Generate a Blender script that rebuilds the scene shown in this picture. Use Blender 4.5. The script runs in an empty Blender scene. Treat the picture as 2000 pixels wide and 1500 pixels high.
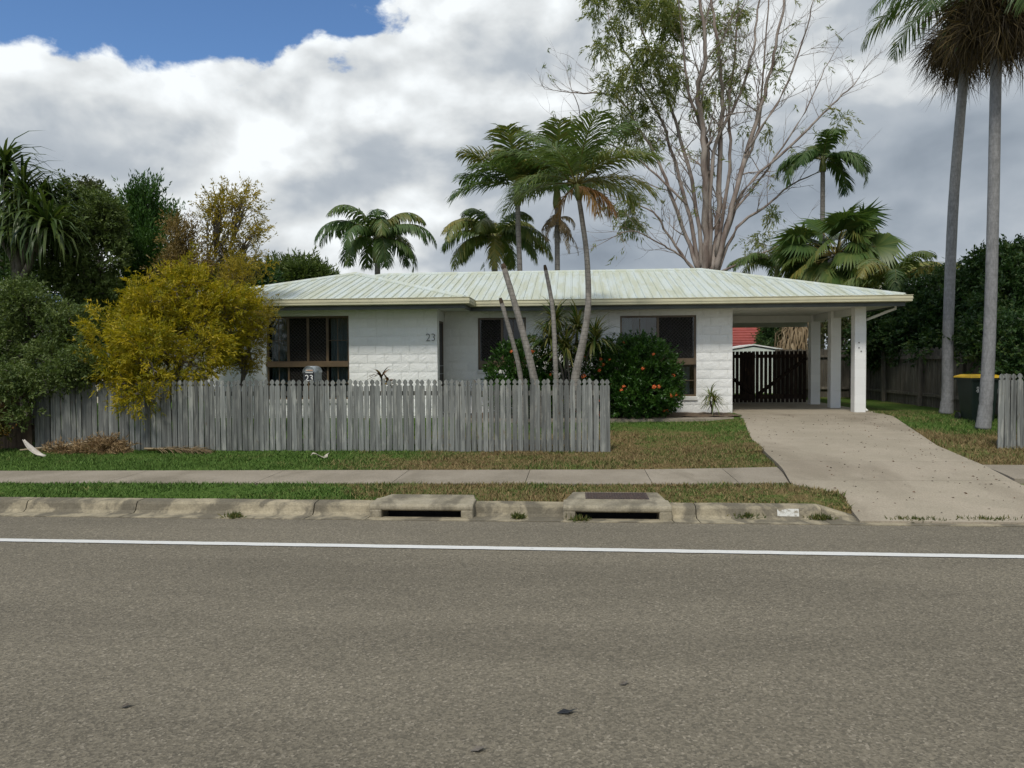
import bpy, bmesh, math, random
import numpy as np
from mathutils import Vector, Matrix, noise as mnoise

# ------------------------------------------------------------------ camera, sky, sun, exposure
sc = bpy.context.scene
F = 1500.0
YAW = math.atan(.082); PIT = math.atan(44/1500); ROLL = .0067
CAM = np.array([0, 0, 1.65])
_f0 = np.array([-math.sin(YAW), math.cos(YAW), 0]); _r0 = np.array([math.cos(YAW), math.sin(YAW), 0]); _z = np.array([0, 0, 1.])
FW = _f0*math.cos(PIT)-_z*math.sin(PIT); _u1 = _z*math.cos(PIT)+_f0*math.sin(PIT)
RT = _r0*math.cos(ROLL)-_u1*math.sin(ROLL); UP = _u1*math.cos(ROLL)+_r0*math.sin(ROLL)
cd = bpy.data.cameras.new('camera'); cam = bpy.data.objects.new('camera', cd); sc.collection.objects.link(cam)
cd.sensor_width = 36; cd.lens = 36*F/2000; cd.clip_end = 3000; cd.clip_start = .05
cam.matrix_world = Matrix([[RT[i], UP[i], -FW[i], CAM[i]] for i in range(3)]+[[0, 0, 0, 1]])
sc.camera = cam

SUN_EL, SUN_AZ = 54, 15          # azimuth: degrees to the west of straight in front of the house
sv = Vector((-math.sin(math.radians(SUN_AZ))*math.cos(math.radians(SUN_EL)), -math.cos(math.radians(SUN_AZ))*math.cos(math.radians(SUN_EL)), math.sin(math.radians(SUN_EL))))
sl = bpy.data.lights.new('sun', 'SUN'); so = bpy.data.objects.new('sun', sl); sc.collection.objects.link(so)
sl.energy = 1.95; sl.angle = math.radians(9); sl.color = (1, .95, .86)
so.rotation_euler = (-sv).to_track_quat('-Z', 'Y').to_euler(); so.location = (0, 0, 30)

sc.view_settings.view_transform = 'Standard'; sc.view_settings.look = 'None'
sc.view_settings.exposure = 0.30; sc.view_settings.gamma = 1; sc.view_settings.use_curve_mapping = False


class NT:
    """small helper to write node trees"""
    def __init__(s, nt): s.nt = nt; s.l = nt.links
    def n(s, t, **kw):
        o = s.nt.nodes.new(t)
        for k, v in kw.items(): setattr(o, k, v)
        return o
    def put(s, sock, v):
        if isinstance(v, bpy.types.NodeSocket): s.l.new(v, sock)
        elif v is not None:
            if hasattr(sock.default_value, '__len__') and hasattr(v, '__len__') and len(v) == 3 and len(sock.default_value) == 4: v = (*v, 1)
            sock.default_value = v
    def m(s, op, a, b=None, c=None, clamp=False):
        o = s.n('ShaderNodeMath', operation=op, use_clamp=clamp)
        s.put(o.inputs[0], a)
        if b is not None: s.put(o.inputs[1], b)
        if c is not None: s.put(o.inputs[2], c)
        return o.outputs[0]
    def vm(s, op, a, b=None):
        o = s.n('ShaderNodeVectorMath', operation=op); s.put(o.inputs[0], a)
        if b is not None: s.put(o.inputs[1], b)
        return o.outputs[0]
    def noise(s, vec, scale, detail=4, rough=.5, dist=0.):
        o = s.n('ShaderNodeTexNoise'); s.put(o.inputs['Vector'], vec); s.put(o.inputs['Scale'], scale)
        s.put(o.inputs['Detail'], detail); s.put(o.inputs['Roughness'], rough); s.put(o.inputs['Distortion'], dist)
        return o.outputs['Fac']
    def ss(s, v, a, b, lo=0., hi=1.):
        o = s.n('ShaderNodeMapRange', interpolation_type='SMOOTHSTEP'); s.put(o.inputs[0], v)
        for i, q in enumerate((a, b, lo, hi)): s.put(o.inputs[i+1], q)
        return o.outputs[0]
    def mix(s, f, a, b, blend='MIX'):
        o = s.n('ShaderNodeMix', data_type='RGBA', blend_type=blend); s.put(o.inputs[0], f); s.put(o.inputs[6], a); s.put(o.inputs[7], b)
        return o.outputs[2]
    def map(s, vec, scale=(1, 1, 1), loc=(0, 0, 0), rot=(0, 0, 0)):
        o = s.n('ShaderNodeMapping'); s.put(o.inputs[0], vec); s.put(o.inputs[1], loc); s.put(o.inputs[2], rot); s.put(o.inputs[3], scale)
        return o.outputs[0]


def build_world():
    w = bpy.data.worlds.new('World'); sc.world = w; w.use_nodes = True
    T = NT(w.node_tree); w.node_tree.nodes.clear()
    sky = T.n('ShaderNodeTexSky', sky_type='NISHITA'); sky.sun_disc = False
    sky.sun_elevation = math.radians(SUN_EL); sky.sun_rotation = math.radians(180+SUN_AZ)
    sky.air_density = 1.0; sky.dust_density = .4; sky.ozone_density = 2.5
    d = T.n('ShaderNodeTexCoord').outputs['Generated']
    sx = T.n('ShaderNodeSeparateXYZ'); T.put(sx.inputs[0], d); X, Y, Z = sx.outputs
    p = T.map(d, (1, 1, 1.5))
    S = (8.35, 4.1, 2.2)
    big = T.noise(T.map(p, loc=S), 2.6, 10, .55, .15)
    sh1 = T.noise(T.map(p, loc=S), 2.6, 4.5, .5, .15); up = T.noise(T.map(p, loc=(S[0]-.03, S[1], S[2]+.075)), 2.6, 4.5, .5, .15)
    fine = T.noise(T.map(p, loc=S), 9., 8, .58, .2)
    sh2 = T.noise(T.map(p, loc=S), 8., 5, .5, .2); fineup = T.noise(T.map(p, loc=(S[0]-.01, S[1], S[2]+.022)), 8., 5, .5, .2)
    low = T.noise(T.map(p, loc=(7.3, 2.2, 5.1)), 1.5, 2, .5)
    # broken cloud: a wide opening to the blue high in the west
    a = T.m('DIVIDE', T.m('ADD', X, .57), .46); b = T.m('DIVIDE', T.m('SUBTRACT', Z, .515), .175)
    r = T.m('SQRT', T.m('ADD', T.m('MULTIPLY', a, a), T.m('MULTIPLY', b, b)))
    hole = T.ss(r, 1.45, .5)
    dens = T.m('ADD', T.m('ADD', T.m('MULTIPLY', T.m('SUBTRACT', big, .5), 1.25), T.m('MULTIPLY', T.m('SUBTRACT', fine, .5), .5)), T.m('SUBTRACT', .30, T.m('MULTIPLY', hole, .60)))
    cover = T.ss(dens, -.02, .05)
    thick = T.ss(dens, .05, .42)
    lit = T.m('ADD', T.m('MULTIPLY', T.m('SUBTRACT', sh1, up), 1.9), T.m('MULTIPLY', T.m('SUBTRACT', sh2, fineup), .7))
    east = T.ss(T.m('ADD', X, T.m('MULTIPLY', T.m('SUBTRACT', low, .5), .5)), -.02, .50)
    band = T.m('MULTIPLY', T.ss(Z, .30, .20), T.ss(Z, .04, .13))
    val = T.m('ADD', .88, lit)
    val = T.m('SUBTRACT', val, T.m('MULTIPLY', east, .15))
    val = T.m('SUBTRACT', val, T.m('MULTIPLY', thick, T.ss(big, .45, .66, 0., .14)))
    val = T.m('SUBTRACT', val, T.m('MULTIPLY', band, T.ss(low, .38, .58, .04, .26)))
    val = T.m('MINIMUM', val, 1.0)
    val = T.m('ADD', val, T.m('MULTIPLY', T.m('MAXIMUM', T.m('SUBTRACT', .72, val), 0.), .62))
    val = T.m('POWER', val, 1.9)
    ccol = T.mix(T.ss(val, .2, .8), (.78, .93, 1.12), (.94, .98, 1.0))
    ccol = T.mix(1., ccol, val, 'MULTIPLY')
    bg1 = T.n('ShaderNodeBackground'); T.put(bg1.inputs[0], T.mix(1., sky.outputs[0], (.8, 1.0, 1.2), 'MULTIPLY')); bg1.inputs[1].default_value = .09
    bg2 = T.n('ShaderNodeBackground'); T.put(bg2.inputs[0], ccol); bg2.inputs[1].default_value = .83
    mx = T.n('ShaderNodeMixShader'); T.put(mx.inputs[0], cover); T.l.new(bg1.outputs[0], mx.inputs[1]); T.l.new(bg2.outputs[0], mx.inputs[2])
    out = T.n('ShaderNodeOutputWorld'); T.l.new(mx.outputs[0], out.inputs[0])


build_world()

# ------------------------------------------------------------------ pixel to place helpers
def ray(px, py): return FW+RT*((px-1000)/F)+UP*((750-py)/F)
def PY(px, py, Y): d = ray(px, py); return Vector(CAM+d*(Y/d[1]))
def PZ(px, py, Z): d = ray(px, py); return Vector(CAM+d*((Z-CAM[2])/d[2]))
def SC(p): return ((np.array(p)-CAM)@FW)/F          # metres per photo pixel there
def smooth(a, b, x): t = min(1, max(0, (x-a)/(b-a))); return t*t*(3-2*t)

# ------------------------------------------------------------------ scene bookkeeping
COL = sc.collection
def link(o, parent=None):
    COL.objects.link(o)
    if parent is not None: o.parent = parent
    return o
def tag(o, label=None, cat=None, group=None, kind=None):
    if label: o['label'] = label
    if cat: o['category'] = cat
    if group: o['group'] = group
    if kind: o['kind'] = kind
    return o
def empty(name, loc, label, cat, group=None):
    o = bpy.data.objects.new(name, None); o.location = loc; o.empty_display_size = .1; link(o)
    bpy.context.view_layer.update() if False else None
    return tag(o, label, cat, group)


class MB:
    def __init__(s): s.v = []; s.f = []; s.mi = []
    def add(s, vs, fs, mi=0):
        o = len(s.v); s.v.extend([tuple(map(float, q)) for q in vs]); s.f.extend([tuple(i+o for i in f) for f in fs]); s.mi.extend([mi]*len(fs)); return s
    def box(s, x0, x1, y0, y1, z0, z1, mi=0):
        v = [(x, y, z) for z in (z0, z1) for y in (y0, y1) for x in (x0, x1)]
        return s.add(v, [(0, 2, 3, 1), (4, 5, 7, 6), (0, 1, 5, 4), (2, 6, 7, 3), (0, 4, 6, 2), (1, 3, 7, 5)], mi)
    def tube(s, pts, rad, n=6, mi=0, cap=True):
        pts = [Vector(p) for p in pts]; k = len(pts)
        if not hasattr(rad, '__len__'): rad = [rad]*k
        vs = []; ref = Vector((.31, .17, .93)).normalized()
        for i, p in enumerate(pts):
            t = (pts[min(i+1, k-1)]-pts[max(i-1, 0)])
            if t.length < 1e-9: t = Vector((0, 0, 1))
            t.normalize(); rr = ref if abs(t.dot(ref)) < .95 else Vector((1, 0, 0))
            a = t.cross(rr).normalized(); b = t.cross(a)
            for j in range(n):
                q = 2*math.pi*j/n; vs.append(p+a*(math.cos(q)*rad[i])+b*(math.sin(q)*rad[i]))
        fs = [(i*n+j, i*n+(j+1) % n, (i+1)*n+(j+1) % n, (i+1)*n+j) for i in range(k-1) for j in range(n)]
        if cap: fs += [tuple(range(n-1, -1, -1)), tuple(range((k-1)*n, k*n))]
        return s.add(vs, fs, mi)
    def prism(s, poly, axis, a, b, mi=0):
        """extrude a 2d polygon; axis 'y': poly in (x,z); 'x': poly in (y,z); 'z': poly in (x,y)"""
        def P(q, c): return {'y': (q[0], c, q[1]), 'x': (c, q[0], q[1]), 'z': (q[0], q[1], c)}[axis]
        n = len(poly); v = [P(q, a) for q in poly]+[P(q, b) for q in poly]
        return s.add(v, [tuple(range(n)), tuple(range(2*n-1, n-1, -1))]+[(i, i+n, (i+1) % n+n, (i+1) % n) for i in range(n)], mi)
    def mesh(s, name, mats, smooth_=False):
        me = bpy.data.meshes.new(name); me.from_pydata(s.v, [], s.f)
        for m_ in (mats if isinstance(mats, (list, tuple)) else [mats]): me.materials.append(m_)
        if any(s.mi): me.polygons.foreach_set('material_index', s.mi)
        if smooth_: me.polygons.foreach_set('use_smooth', [True]*len(me.polygons))
        bm = bmesh.new(); bm.from_mesh(me); bmesh.ops.recalc_face_normals(bm, faces=bm.faces); bm.to_mesh(me); bm.free()
        me.update(); return me
    def build(s, name, mats, parent=None, smooth_=False, origin=None):
        """parent: keeps world coordinates by subtracting the parent's origin"""
        o = bpy.data.objects.new(name, s.mesh(name, mats, smooth_)); link(o, parent)
        if origin is not None:
            o.data.transform(Matrix.Translation(-Vector(origin))); o.location = origin
        if parent is not None:
            off = wloc(parent); o.location = Vector(o.location)-off
        return o
def wloc(o):
    v = Vector((0, 0, 0))
    while o is not None: v += Vector(o.location); o = o.parent
    return v
def put(mesh, name, loc, parent=None, rot=(0, 0, 0), scale=(1, 1, 1)):
    o = bpy.data.objects.new(name, mesh); link(o, parent)
    o.location = Vector(loc)-(wloc(parent) if parent is not None else Vector((0, 0, 0))); o.rotation_euler = rot; o.scale = scale
    return o
def arr_mesh(name, V, faces, mat, att=None, smooth_=False):
    """V (n,3) float, faces (m,k) int, att (m,) per-face value"""
    me = bpy.data.meshes.new(name); m_, k = faces.shape
    me.vertices.add(len(V)); me.vertices.foreach_set('co', np.ascontiguousarray(V, dtype=np.float32).ravel())
    me.loops.add(m_*k); me.loops.foreach_set('vertex_index', np.ascontiguousarray(faces, dtype=np.int32).ravel())
    me.polygons.add(m_); me.polygons.foreach_set('loop_start', np.arange(0, m_*k, k, dtype=np.int32))
    me.update(calc_edges=True)
    if att is not None:
        a = me.attributes.new('v', 'FLOAT', 'FACE'); a.data.foreach_set('value', np.ascontiguousarray(att, dtype=np.float32))
    if smooth_: me.polygons.foreach_set('use_smooth', np.ones(m_, dtype=bool))
    me.materials.append(mat); return me

# ------------------------------------------------------------------ materials
MATS = {}
def base_mat(name):
    m = bpy.data.materials.new(name); m.use_nodes = True; T = NT(m.node_tree); b = m.node_tree.nodes['Principled BSDF']; MATS[name] = m
    return m, T, b
def bump(T, b, h, dist=.01, strength=1.):
    o = T.n('ShaderNodeBump'); T.put(o.inputs['Height'], h); o.inputs['Distance'].default_value = dist; o.inputs['Strength'].default_value = strength
    T.l.new(o.outputs[0], b.inputs['Normal'])
def obj_co(T): return T.n('ShaderNodeTexCoord').outputs['Object']
def geo_co(T): return T.n('ShaderNodeNewGeometry').outputs['Position']
def plain(name, c, c2=None, rough=.6, scale=6., bumpd=0., metal=0., rnd=0., stretch=(1, 1, 1), detail=5, spec=.4, lo=.35, hi=.65):
    m, T, b = base_mat(name); co = T.map(geo_co(T), stretch)
    n = T.noise(co, scale, detail, .6)
    col = T.mix(T.ss(n, lo, hi), c, c2 or tuple(x*.75 for x in c))
    if rnd:
        r = T.n('ShaderNodeObjectInfo').outputs['Random']
        col = T.mix(1., col, T.m('ADD', 1-rnd, T.m('MULTIPLY', r, 2*rnd)), 'MULTIPLY')
    T.put(b.inputs['Base Color'], col); b.inputs['Roughness'].default_value = rough; b.inputs['Metallic'].default_value = metal
    b.inputs['Specular IOR Level'].default_value = spec
    if bumpd: bump(T, b, n, bumpd)
    return m
def leaf_mat(name, cs, trans=.3, rough=.5, spec=.35):
    m, T, b = base_mat(name)
    v = T.n('ShaderNodeAttribute', attribute_name='v').outputs['Fac']
    rp = T.n('ShaderNodeValToRGB'); e = rp.color_ramp.elements
    e[0].position = 0; e[0].color = (*cs[0], 1); e[1].position = 1; e[1].color = (*cs[-1], 1)
    for i, c in enumerate(cs[1:-1]): q = e.new((i+1)/(len(cs)-1)); q.color = (*c, 1)
    T.put(rp.inputs[0], v)
    T.put(b.inputs['Base Color'], rp.outputs[0]); b.inputs['Roughness'].default_value = rough; b.inputs['Specular IOR Level'].default_value = spec
    if trans:
        t = T.n('ShaderNodeBsdfTranslucent'); T.put(t.inputs[0], T.mix(1., rp.outputs[0], (1.25, 1.3, .7), 'MULTIPLY'))
        mx = T.n('ShaderNodeMixShader'); mx.inputs[0].default_value = trans
        T.l.new(b.outputs[0], mx.inputs[1]); T.l.new(t.outputs[0], mx.inputs[2]); T.l.new(mx.outputs[0], m.node_tree.nodes['Material Output'].inputs[0])
    return m

def mk_asphalt():
    m, T, b = base_mat('asphalt'); p = geo_co(T)
    n1 = T.noise(p, 130, 3, .7); n2 = T.noise(p, 60, 3, .6); n3 = T.noise(T.map(p, (.22, 1.2, 1)), .8, 5, .6)
    vo = T.n('ShaderNodeTexVoronoi'); T.put(vo.inputs['Vector'], p); vo.inputs['Scale'].default_value = 85
    vs = T.n('ShaderNodeSeparateColor'); T.put(vs.inputs[0], vo.outputs['Color'])
    c = T.mix(vs.outputs[0], (.11, .098, .074), (.225, .198, .148))
    c = T.mix(T.ss(n1, .5, .72, 0., .6), c, (.085, .075, .06))
    c = T.mix(T.ss(n2, .58, .75, 0., .5), c, (.29, .245, .165))
    c = T.mix(T.ss(vs.outputs[1], .93, .97, 0., .6), c, (.34, .30, .235))
    c = T.mix(1., c, T.ss(n3, .3, .7, .84, 1.1), 'MULTIPLY')
    T.put(b.inputs['Base Color'], c); b.inputs['Roughness'].default_value = .85; b.inputs['Specular IOR Level'].default_value = .25
    bump(T, b, T.m('ADD', n1, vo.outputs['Distance']), .004, .7); return m
def mk_concrete(name, c1, c2, c3, sc_=1., d0=.48, d1=.66):
    m, T, b = base_mat(name); p = geo_co(T)
    n1 = T.noise(p, 1.6*sc_, 6, .65); n2 = T.noise(p, 55, 4, .7); n3 = T.noise(T.map(p, (1, .5, 1)), .8*sc_, 5, .6, .4)
    c = T.mix(T.ss(n1, .35, .65), c1, c2); c = T.mix(T.ss(n3, d0, d1, 0., .75), c, c3)
    c = T.mix(1., c, T.ss(n2, .3, .7, .84, 1.12), 'MULTIPLY')
    r = T.n('ShaderNodeObjectInfo').outputs['Random']; c = T.mix(1., c, T.m('ADD', .94, T.m('MULTIPLY', r, .12)), 'MULTIPLY')
    T.put(b.inputs['Base Color'], c); b.inputs['Roughness'].default_value = .9; b.inputs['Specular IOR Level'].default_value = .2
    bump(T, b, T.m('ADD', n2, T.m('MULTIPLY', n1, 2.)), .006, .6); return m
def turf_colour(T, v=None):
    """green-to-dry mix over the lawn: where the grass itself is lush or dried off"""
    p = geo_co(T); s = T.n('ShaderNodeSeparateXYZ'); T.put(s.inputs[0], p); X, Y, Z = s.outputs
    n1 = T.noise(p, .55, 5, .6, .5); n2 = T.noise(p, 3.2, 4, .65); n3 = T.noise(p, 18., 3, .6)
    dry = T.m('ADD', T.m('MULTIPLY', T.m('SUBTRACT', n1, .5), 1.7), T.m('MULTIPLY', T.m('SUBTRACT', n2, .5), 1.5))
    dry = T.m('ADD', dry, T.ss(T.m('ADD', X, T.m('MULTIPLY', n1, 2.)), -3.6, -.6, -.45, .50))
    dry = T.m('SUBTRACT', dry, T.ss(Y, 14.0, 15.5, 0., .45))
    if v is not None: dry = T.m('ADD', dry, T.m('MULTIPLY', T.m('SUBTRACT', v, .5), .9))
    f = T.ss(dry, -.1, .75)
    g = T.mix(T.ss(n3, .3, .7), (.048, .105, .016), (.105, .175, .036)); d = T.mix(T.ss(n3, .3, .7), (.15, .105, .05), (.24, .18, .085))
    return T.mix(f, g, d), n3
def mk_turf():
    m, T, b = base_mat('turf'); c, n = turf_colour(T)
    c = T.mix(1., c, (.8, .78, .75), 'MULTIPLY'); T.put(b.inputs['Base Color'], c); b.inputs['Roughness'].default_value = .95; b.inputs['Specular IOR Level'].default_value = .1
    bump(T, b, n, .03, .8); return m
def mk_blade():
    m, T, b = base_mat('grass_blade'); v = T.n('ShaderNodeAttribute', attribute_name='v').outputs['Fac']
    c, n = turf_colour(T, v); c = T.mix(1., c, T.m('ADD', .8, T.m('MULTIPLY', v, .55)), 'MULTIPLY')
    T.put(b.inputs['Base Color'], c); b.inputs['Roughness'].default_value = .7; b.inputs['Specular IOR Level'].default_value = .2; return m
def mk_weathered(name, a, b_, c_, rnd=.22):
    m, T, b = base_mat(name); p = obj_co(T); oi = T.n('ShaderNodeObjectInfo'); r = oi.outputs['Random']
    off = T.n('ShaderNodeCombineXYZ'); T.put(off.inputs[0], T.m('MULTIPLY', r, 57.)); T.put(off.inputs[2], T.m('MULTIPLY', r, 31.))
    q = T.vm('ADD', p, off.outputs[0])
    g = T.noise(T.map(q, (70, 70, 1.6)), 1., 5, .65); l = T.noise(T.map(q, (16, 16, 2.4)), 1., 4, .6); d = T.noise(T.map(q, (18, 18, 6)), 1., 3, .6); k = T.noise(T.map(q, (26, 26, .9)), 1., 3, .6)
    c = T.mix(T.ss(g, .36, .66), a, b_); c = T.mix(T.ss(l, .5, .66, 0., .8), c, c_); c = T.mix(T.ss(k, .53, .68, 0., .7), c, tuple(x*.38 for x in a))
    c = T.mix(T.ss(d, .66, .72, 0., .5), c, (.15, .105, .06))
    c = T.mix(1., c, T.m('ADD', 1-rnd, T.m('MULTIPLY', T.m('FRACT', T.m('MULTIPLY', r, 7.31)), 2*rnd)), 'MULTIPLY')
    T.put(b.inputs['Base Color'], c); b.inputs['Roughness'].default_value = .9; b.inputs['Specular IOR Level'].default_value = .15
    bump(T, b, g, .005, .9); return m
def mk_white_block():
    m, T, b = base_mat('white_block'); p = geo_co(T); r = T.n('ShaderNodeObjectInfo').outputs['Random']
    n = T.noise(p, 34, 5, .65, .3); l = T.noise(p, 1.1, 5, .6); s = T.noise(T.map(p, (9, 9, .8)), 1., 4, .6)
    c = T.mix(T.ss(l, .4, .7, 0., .4), (.88, .885, .865), (.81, .815, .79)); c = T.mix(T.ss(s, .6, .78, 0., .35), c, (.52, .52, .47))
    c = T.mix(1., c, T.m('ADD', .965, T.m('MULTIPLY', r, .06)), 'MULTIPLY')
    T.put(b.inputs['Base Color'], c); b.inputs['Roughness'].default_value = .65; b.inputs['Specular IOR Level'].default_value = .3
    bump(T, b, n, .012, .85); return m
def mk_roof():
    m, T, b = base_mat('roof_metal'); p = geo_co(T)
    n = T.noise(T.map(p, (3.4, .35, .8)), 1.6, 5, .65); l = T.noise(p, 1.2, 5, .65, .4); fi = T.noise(p, 26, 4, .65)
    c = T.mix(T.ss(n, .38, .62), (.56, .615, .59), (.50, .53, .43)); c = T.mix(T.ss(l, .56, .72, 0., .45), c, (.41, .42, .29))
    c = T.mix(T.ss(fi, .55, .8, 0., .4), c, (.34, .36, .28))
    T.put(b.inputs['Base Color'], c); b.inputs['Roughness'].default_value = .55; b.inputs['Metallic'].default_value = .05; return m
def mk_glass():
    m, T, b = base_mat('window_glass')
    tr = T.n('ShaderNodeBsdfTransparent'); tr.inputs[0].default_value = (.62, .66, .66, 1)
    gl = T.n('ShaderNodeBsdfGlossy'); gl.inputs['Roughness'].default_value = .03; gl.inputs[0].default_value = (.9, .9, .9, 1)
    fr = T.n('ShaderNodeFresnel'); fr.inputs[0].default_value = 1.5
    mx = T.n('ShaderNodeMixShader'); T.put(mx.inputs[0], fr.outputs[0]); T.l.new(tr.outputs[0], mx.inputs[1]); T.l.new(gl.outputs[0], mx.inputs[2])
    T.l.new(mx.outputs[0], m.node_tree.nodes['Material Output'].inputs[0]); return m
def mk_palm_trunk(name, c1, c2, ring, amt=.6):
    m, T, b = base_mat(name); p = geo_co(T); s = T.n('ShaderNodeSeparateXYZ'); T.put(s.inputs[0], p)
    n = T.noise(T.map(p, (6, 6, 3)), 1.4, 5, .65); f = T.noise(T.map(p, (30, 30, 12)), 1., 4, .6)
    z = T.m('ADD', T.m('MULTIPLY', s.outputs[2], ring), T.m('MULTIPLY', n, .25)); w = T.ss(T.m('ABSOLUTE', T.m('SUBTRACT', T.m('FRACT', z), .5)), .36, .5)
    c = T.mix(T.ss(n, .35, .7), c1, c2); c = T.mix(T.m('MULTIPLY', w, amt), c, tuple(x*.45 for x in c1)); c = T.mix(1., c, T.ss(f, .3, .7, .78, 1.15), 'MULTIPLY')
    T.put(b.inputs['Base Color'], c); b.inputs['Roughness'].default_value = .85; bump(T, b, T.m('SUBTRACT', f, T.m('MULTIPLY', w, amt)), .010, .5); return m

asphalt = mk_asphalt(); turf = mk_turf(); blade = mk_blade(); whiteb = mk_white_block(); roofm = mk_roof(); glass = mk_glass()
conc_path = mk_concrete('path_concrete', (.31, .27, .215), (.26, .225, .175), (.19, .165, .125))
conc_drive = mk_concrete('drive_concrete', (.37, .32, .25), (.32, .28, .215), (.235, .20, .15), .7)
conc_kerb = mk_concrete('kerb_concrete', (.37, .32, .225), (.27, .235, .165), (.10, .09, .07), 4.2, .43, .58)
conc_drain = mk_concrete('drain_concrete', (.36, .32, .24), (.30, .265, .19), (.13, .115, .085), 3.4, .44, .62)
linepaint = plain('line_paint', (.66, .66, .64), (.42, .42, .39), .6, 22, 0, lo=.55, hi=.8)
picket_m = mk_weathered('weathered_picket', (.225, .235, .222), (.135, .14, .132), (.31, .315, .285), .3)
rail_m = mk_weathered('weathered_rail', (.17, .17, .155), (.11, .11, .10), (.2, .2, .17))
paling_m = mk_weathered('weathered_paling', (.15, .135, .11), (.09, .082, .068), (.2, .185, .15))
gate_m = mk_weathered('dark_gate_timber', (.032, .022, .017), (.02, .014, .011), (.045, .032, .024))
brownboard_m = mk_weathered('brown_board', (.085, .062, .042), (.06, .044, .03), (.11, .085, .06))
soffit_m = plain('soffit_paint', (.74, .75, .71), (.66, .67, .63), .6, 1.5)
fascia_m = plain('fascia_dark', (.10, .115, .11), (.08, .09, .085), .6, 3)
gutter_m = plain('cream_gutter', (.60, .57, .40), (.50, .48, .33), .45, 2.5, lo=.4, hi=.75)
frame_m = plain('bronze_frame', (.135, .095, .055), (.11, .078, .046), .4, 8, spec=.5)
screen_m = plain('screen_bars', (.032, .03, .026), (.025, .023, .02), .5, 8)
curtain_m = plain('curtain_cloth', (.70, .76, .79), (.5, .56, .6), .9, 2, stretch=(14, 14, .6))
curtain2_m = plain('blue_curtain_cloth', (.12, .20, .25), (.08, .14, .18), .9, 2, stretch=(14, 14, .6))
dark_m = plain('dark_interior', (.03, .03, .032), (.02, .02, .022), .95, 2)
door_m = plain('door_screen', (.035, .03, .034), (.028, .024, .028), .5, 5)
white_m = plain('white_paint', (.78, .78, .75), (.70, .70, .67), .5, 3)
num_m = plain('number_metal', (.17, .17, .165), (.13, .13, .13), .5, 5)
steel_m = plain('galvanised', (.42, .45, .46), (.32, .35, .36), .35, 12, metal=.7)
black_m = plain('black_panel', (.014, .016, .02), (.02, .022, .026), .4, 6)
rust_m = plain('rusty_iron', (.085, .058, .048), (.05, .038, .034), .8, 25, .004)
bark_m = plain('grey_bark', (.18, .16, .135), (.10, .085, .07), .9, 4, .01, stretch=(3, 3, .8))
gum_m = plain('gum_bark', (.34, .29, .255), (.17, .125, .105), .8, 1.6, .008, stretch=(2.2, 2.2, .45))
trunk_grey = mk_palm_trunk('palm_trunk_grey', (.25, .25, .25), (.20, .20, .2), 9., .16)
trunk_cut = mk_palm_trunk('palm_trunk_ringed', (.27, .25, .22), (.17, .155, .135), 13.)
trunk_far = mk_palm_trunk('palm_trunk_far', (.23, .21, .19), (.16, .145, .13), 5.)
shaft_m = plain('crownshaft_green', (.13, .17, .045), (.20, .19, .06), .45, 4, stretch=(4, 4, .6))
stalk_m = plain('frond_stalk', (.12, .14, .045), (.16, .15, .06), .6, 6)
bin_m = plain('bin_green', (.012, .022, .018), (.016, .028, .022), .45, 4)
lid_m = plain('bin_lid_yellow', (.62, .40, .02), (.52, .33, .02), .45, 6)

# ------------------------------------------------------------------ ground shape
def gz(x, y):
    z = np.interp(y, [-400, -9, -8.6, -8.3, 8.3, 8.36, 12.4, 18., 400], [.15, .15, .12, -.2, -.2, .105, .17, .375, .39])
    return z+.06*smooth(.5, 5, x)*smooth(8.6, 10.2, y)*(1-smooth(12.2, 16, y))
def dz(y): return float(np.interp(y, [7.9, 9.2, 10.6, 14, 18., 30], [.012, .125, .225, .31, .405, .405]))
DRV_L = [(3.79, 18.3), (3.76, 17.7)]+[tuple(PZ(px, py, z)[:2]) for px, py, z in [(1466, 850, .35), (1530, 912, .24), (1546, 937, .2)]]+[(3.05, 9.0), (2.95, 8.6), (2.86, 7.95)]
DRV_R = [(6.85, 18.3), (7.0, 17.6)]+[tuple(PZ(px, py, z)[:2]) for px, py, z in [(1830, 862, .34), (1925, 905, .26), (2000, 940, .2)]]+[(6.5, 9.2), (6.75, 8.5), (6.8, 7.95)]
def edge_x(E_, y):
    ys = [q[1] for q in E_][::-1]; xs = [q[0] for q in E_][::-1]; return float(np.interp(y, ys, xs))
def in_drive(x, y, m=0.): return 7.95 < y < 18.3 and edge_x(DRV_L, y)-m < x < edge_x(DRV_R, y)+m
def fp_front(x): return float(np.interp(x, [-30, -7.4, 2.4, 30], [9.28, 9.30, 9.55, 9.6]))
def fp_back(x): return float(np.interp(x, [-30, -8.1, 2.7, 30], [10.2, 10.24, 10.72, 10.8]))
def in_path(x, y): return fp_front(x) < y < fp_back(x)
def ground_z(x, y):
    z = gz(x, y)
    if 7.9 < y < 18.4 and -1 < x < 12:
        d = max(edge_x(DRV_L, y)-x, x-edge_x(DRV_R, y))
        if d < .9: z += (min(z, dz(y)+.02)-z)*(1-smooth(0, .9, d)) if y < 12 else (dz(y)+.012-z)*(1-smooth(0, .9, d))
        if d < 0: z = dz(y)-.07
    if in_path(x, y) and not in_drive(x, y): z -= .05
    return z

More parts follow.
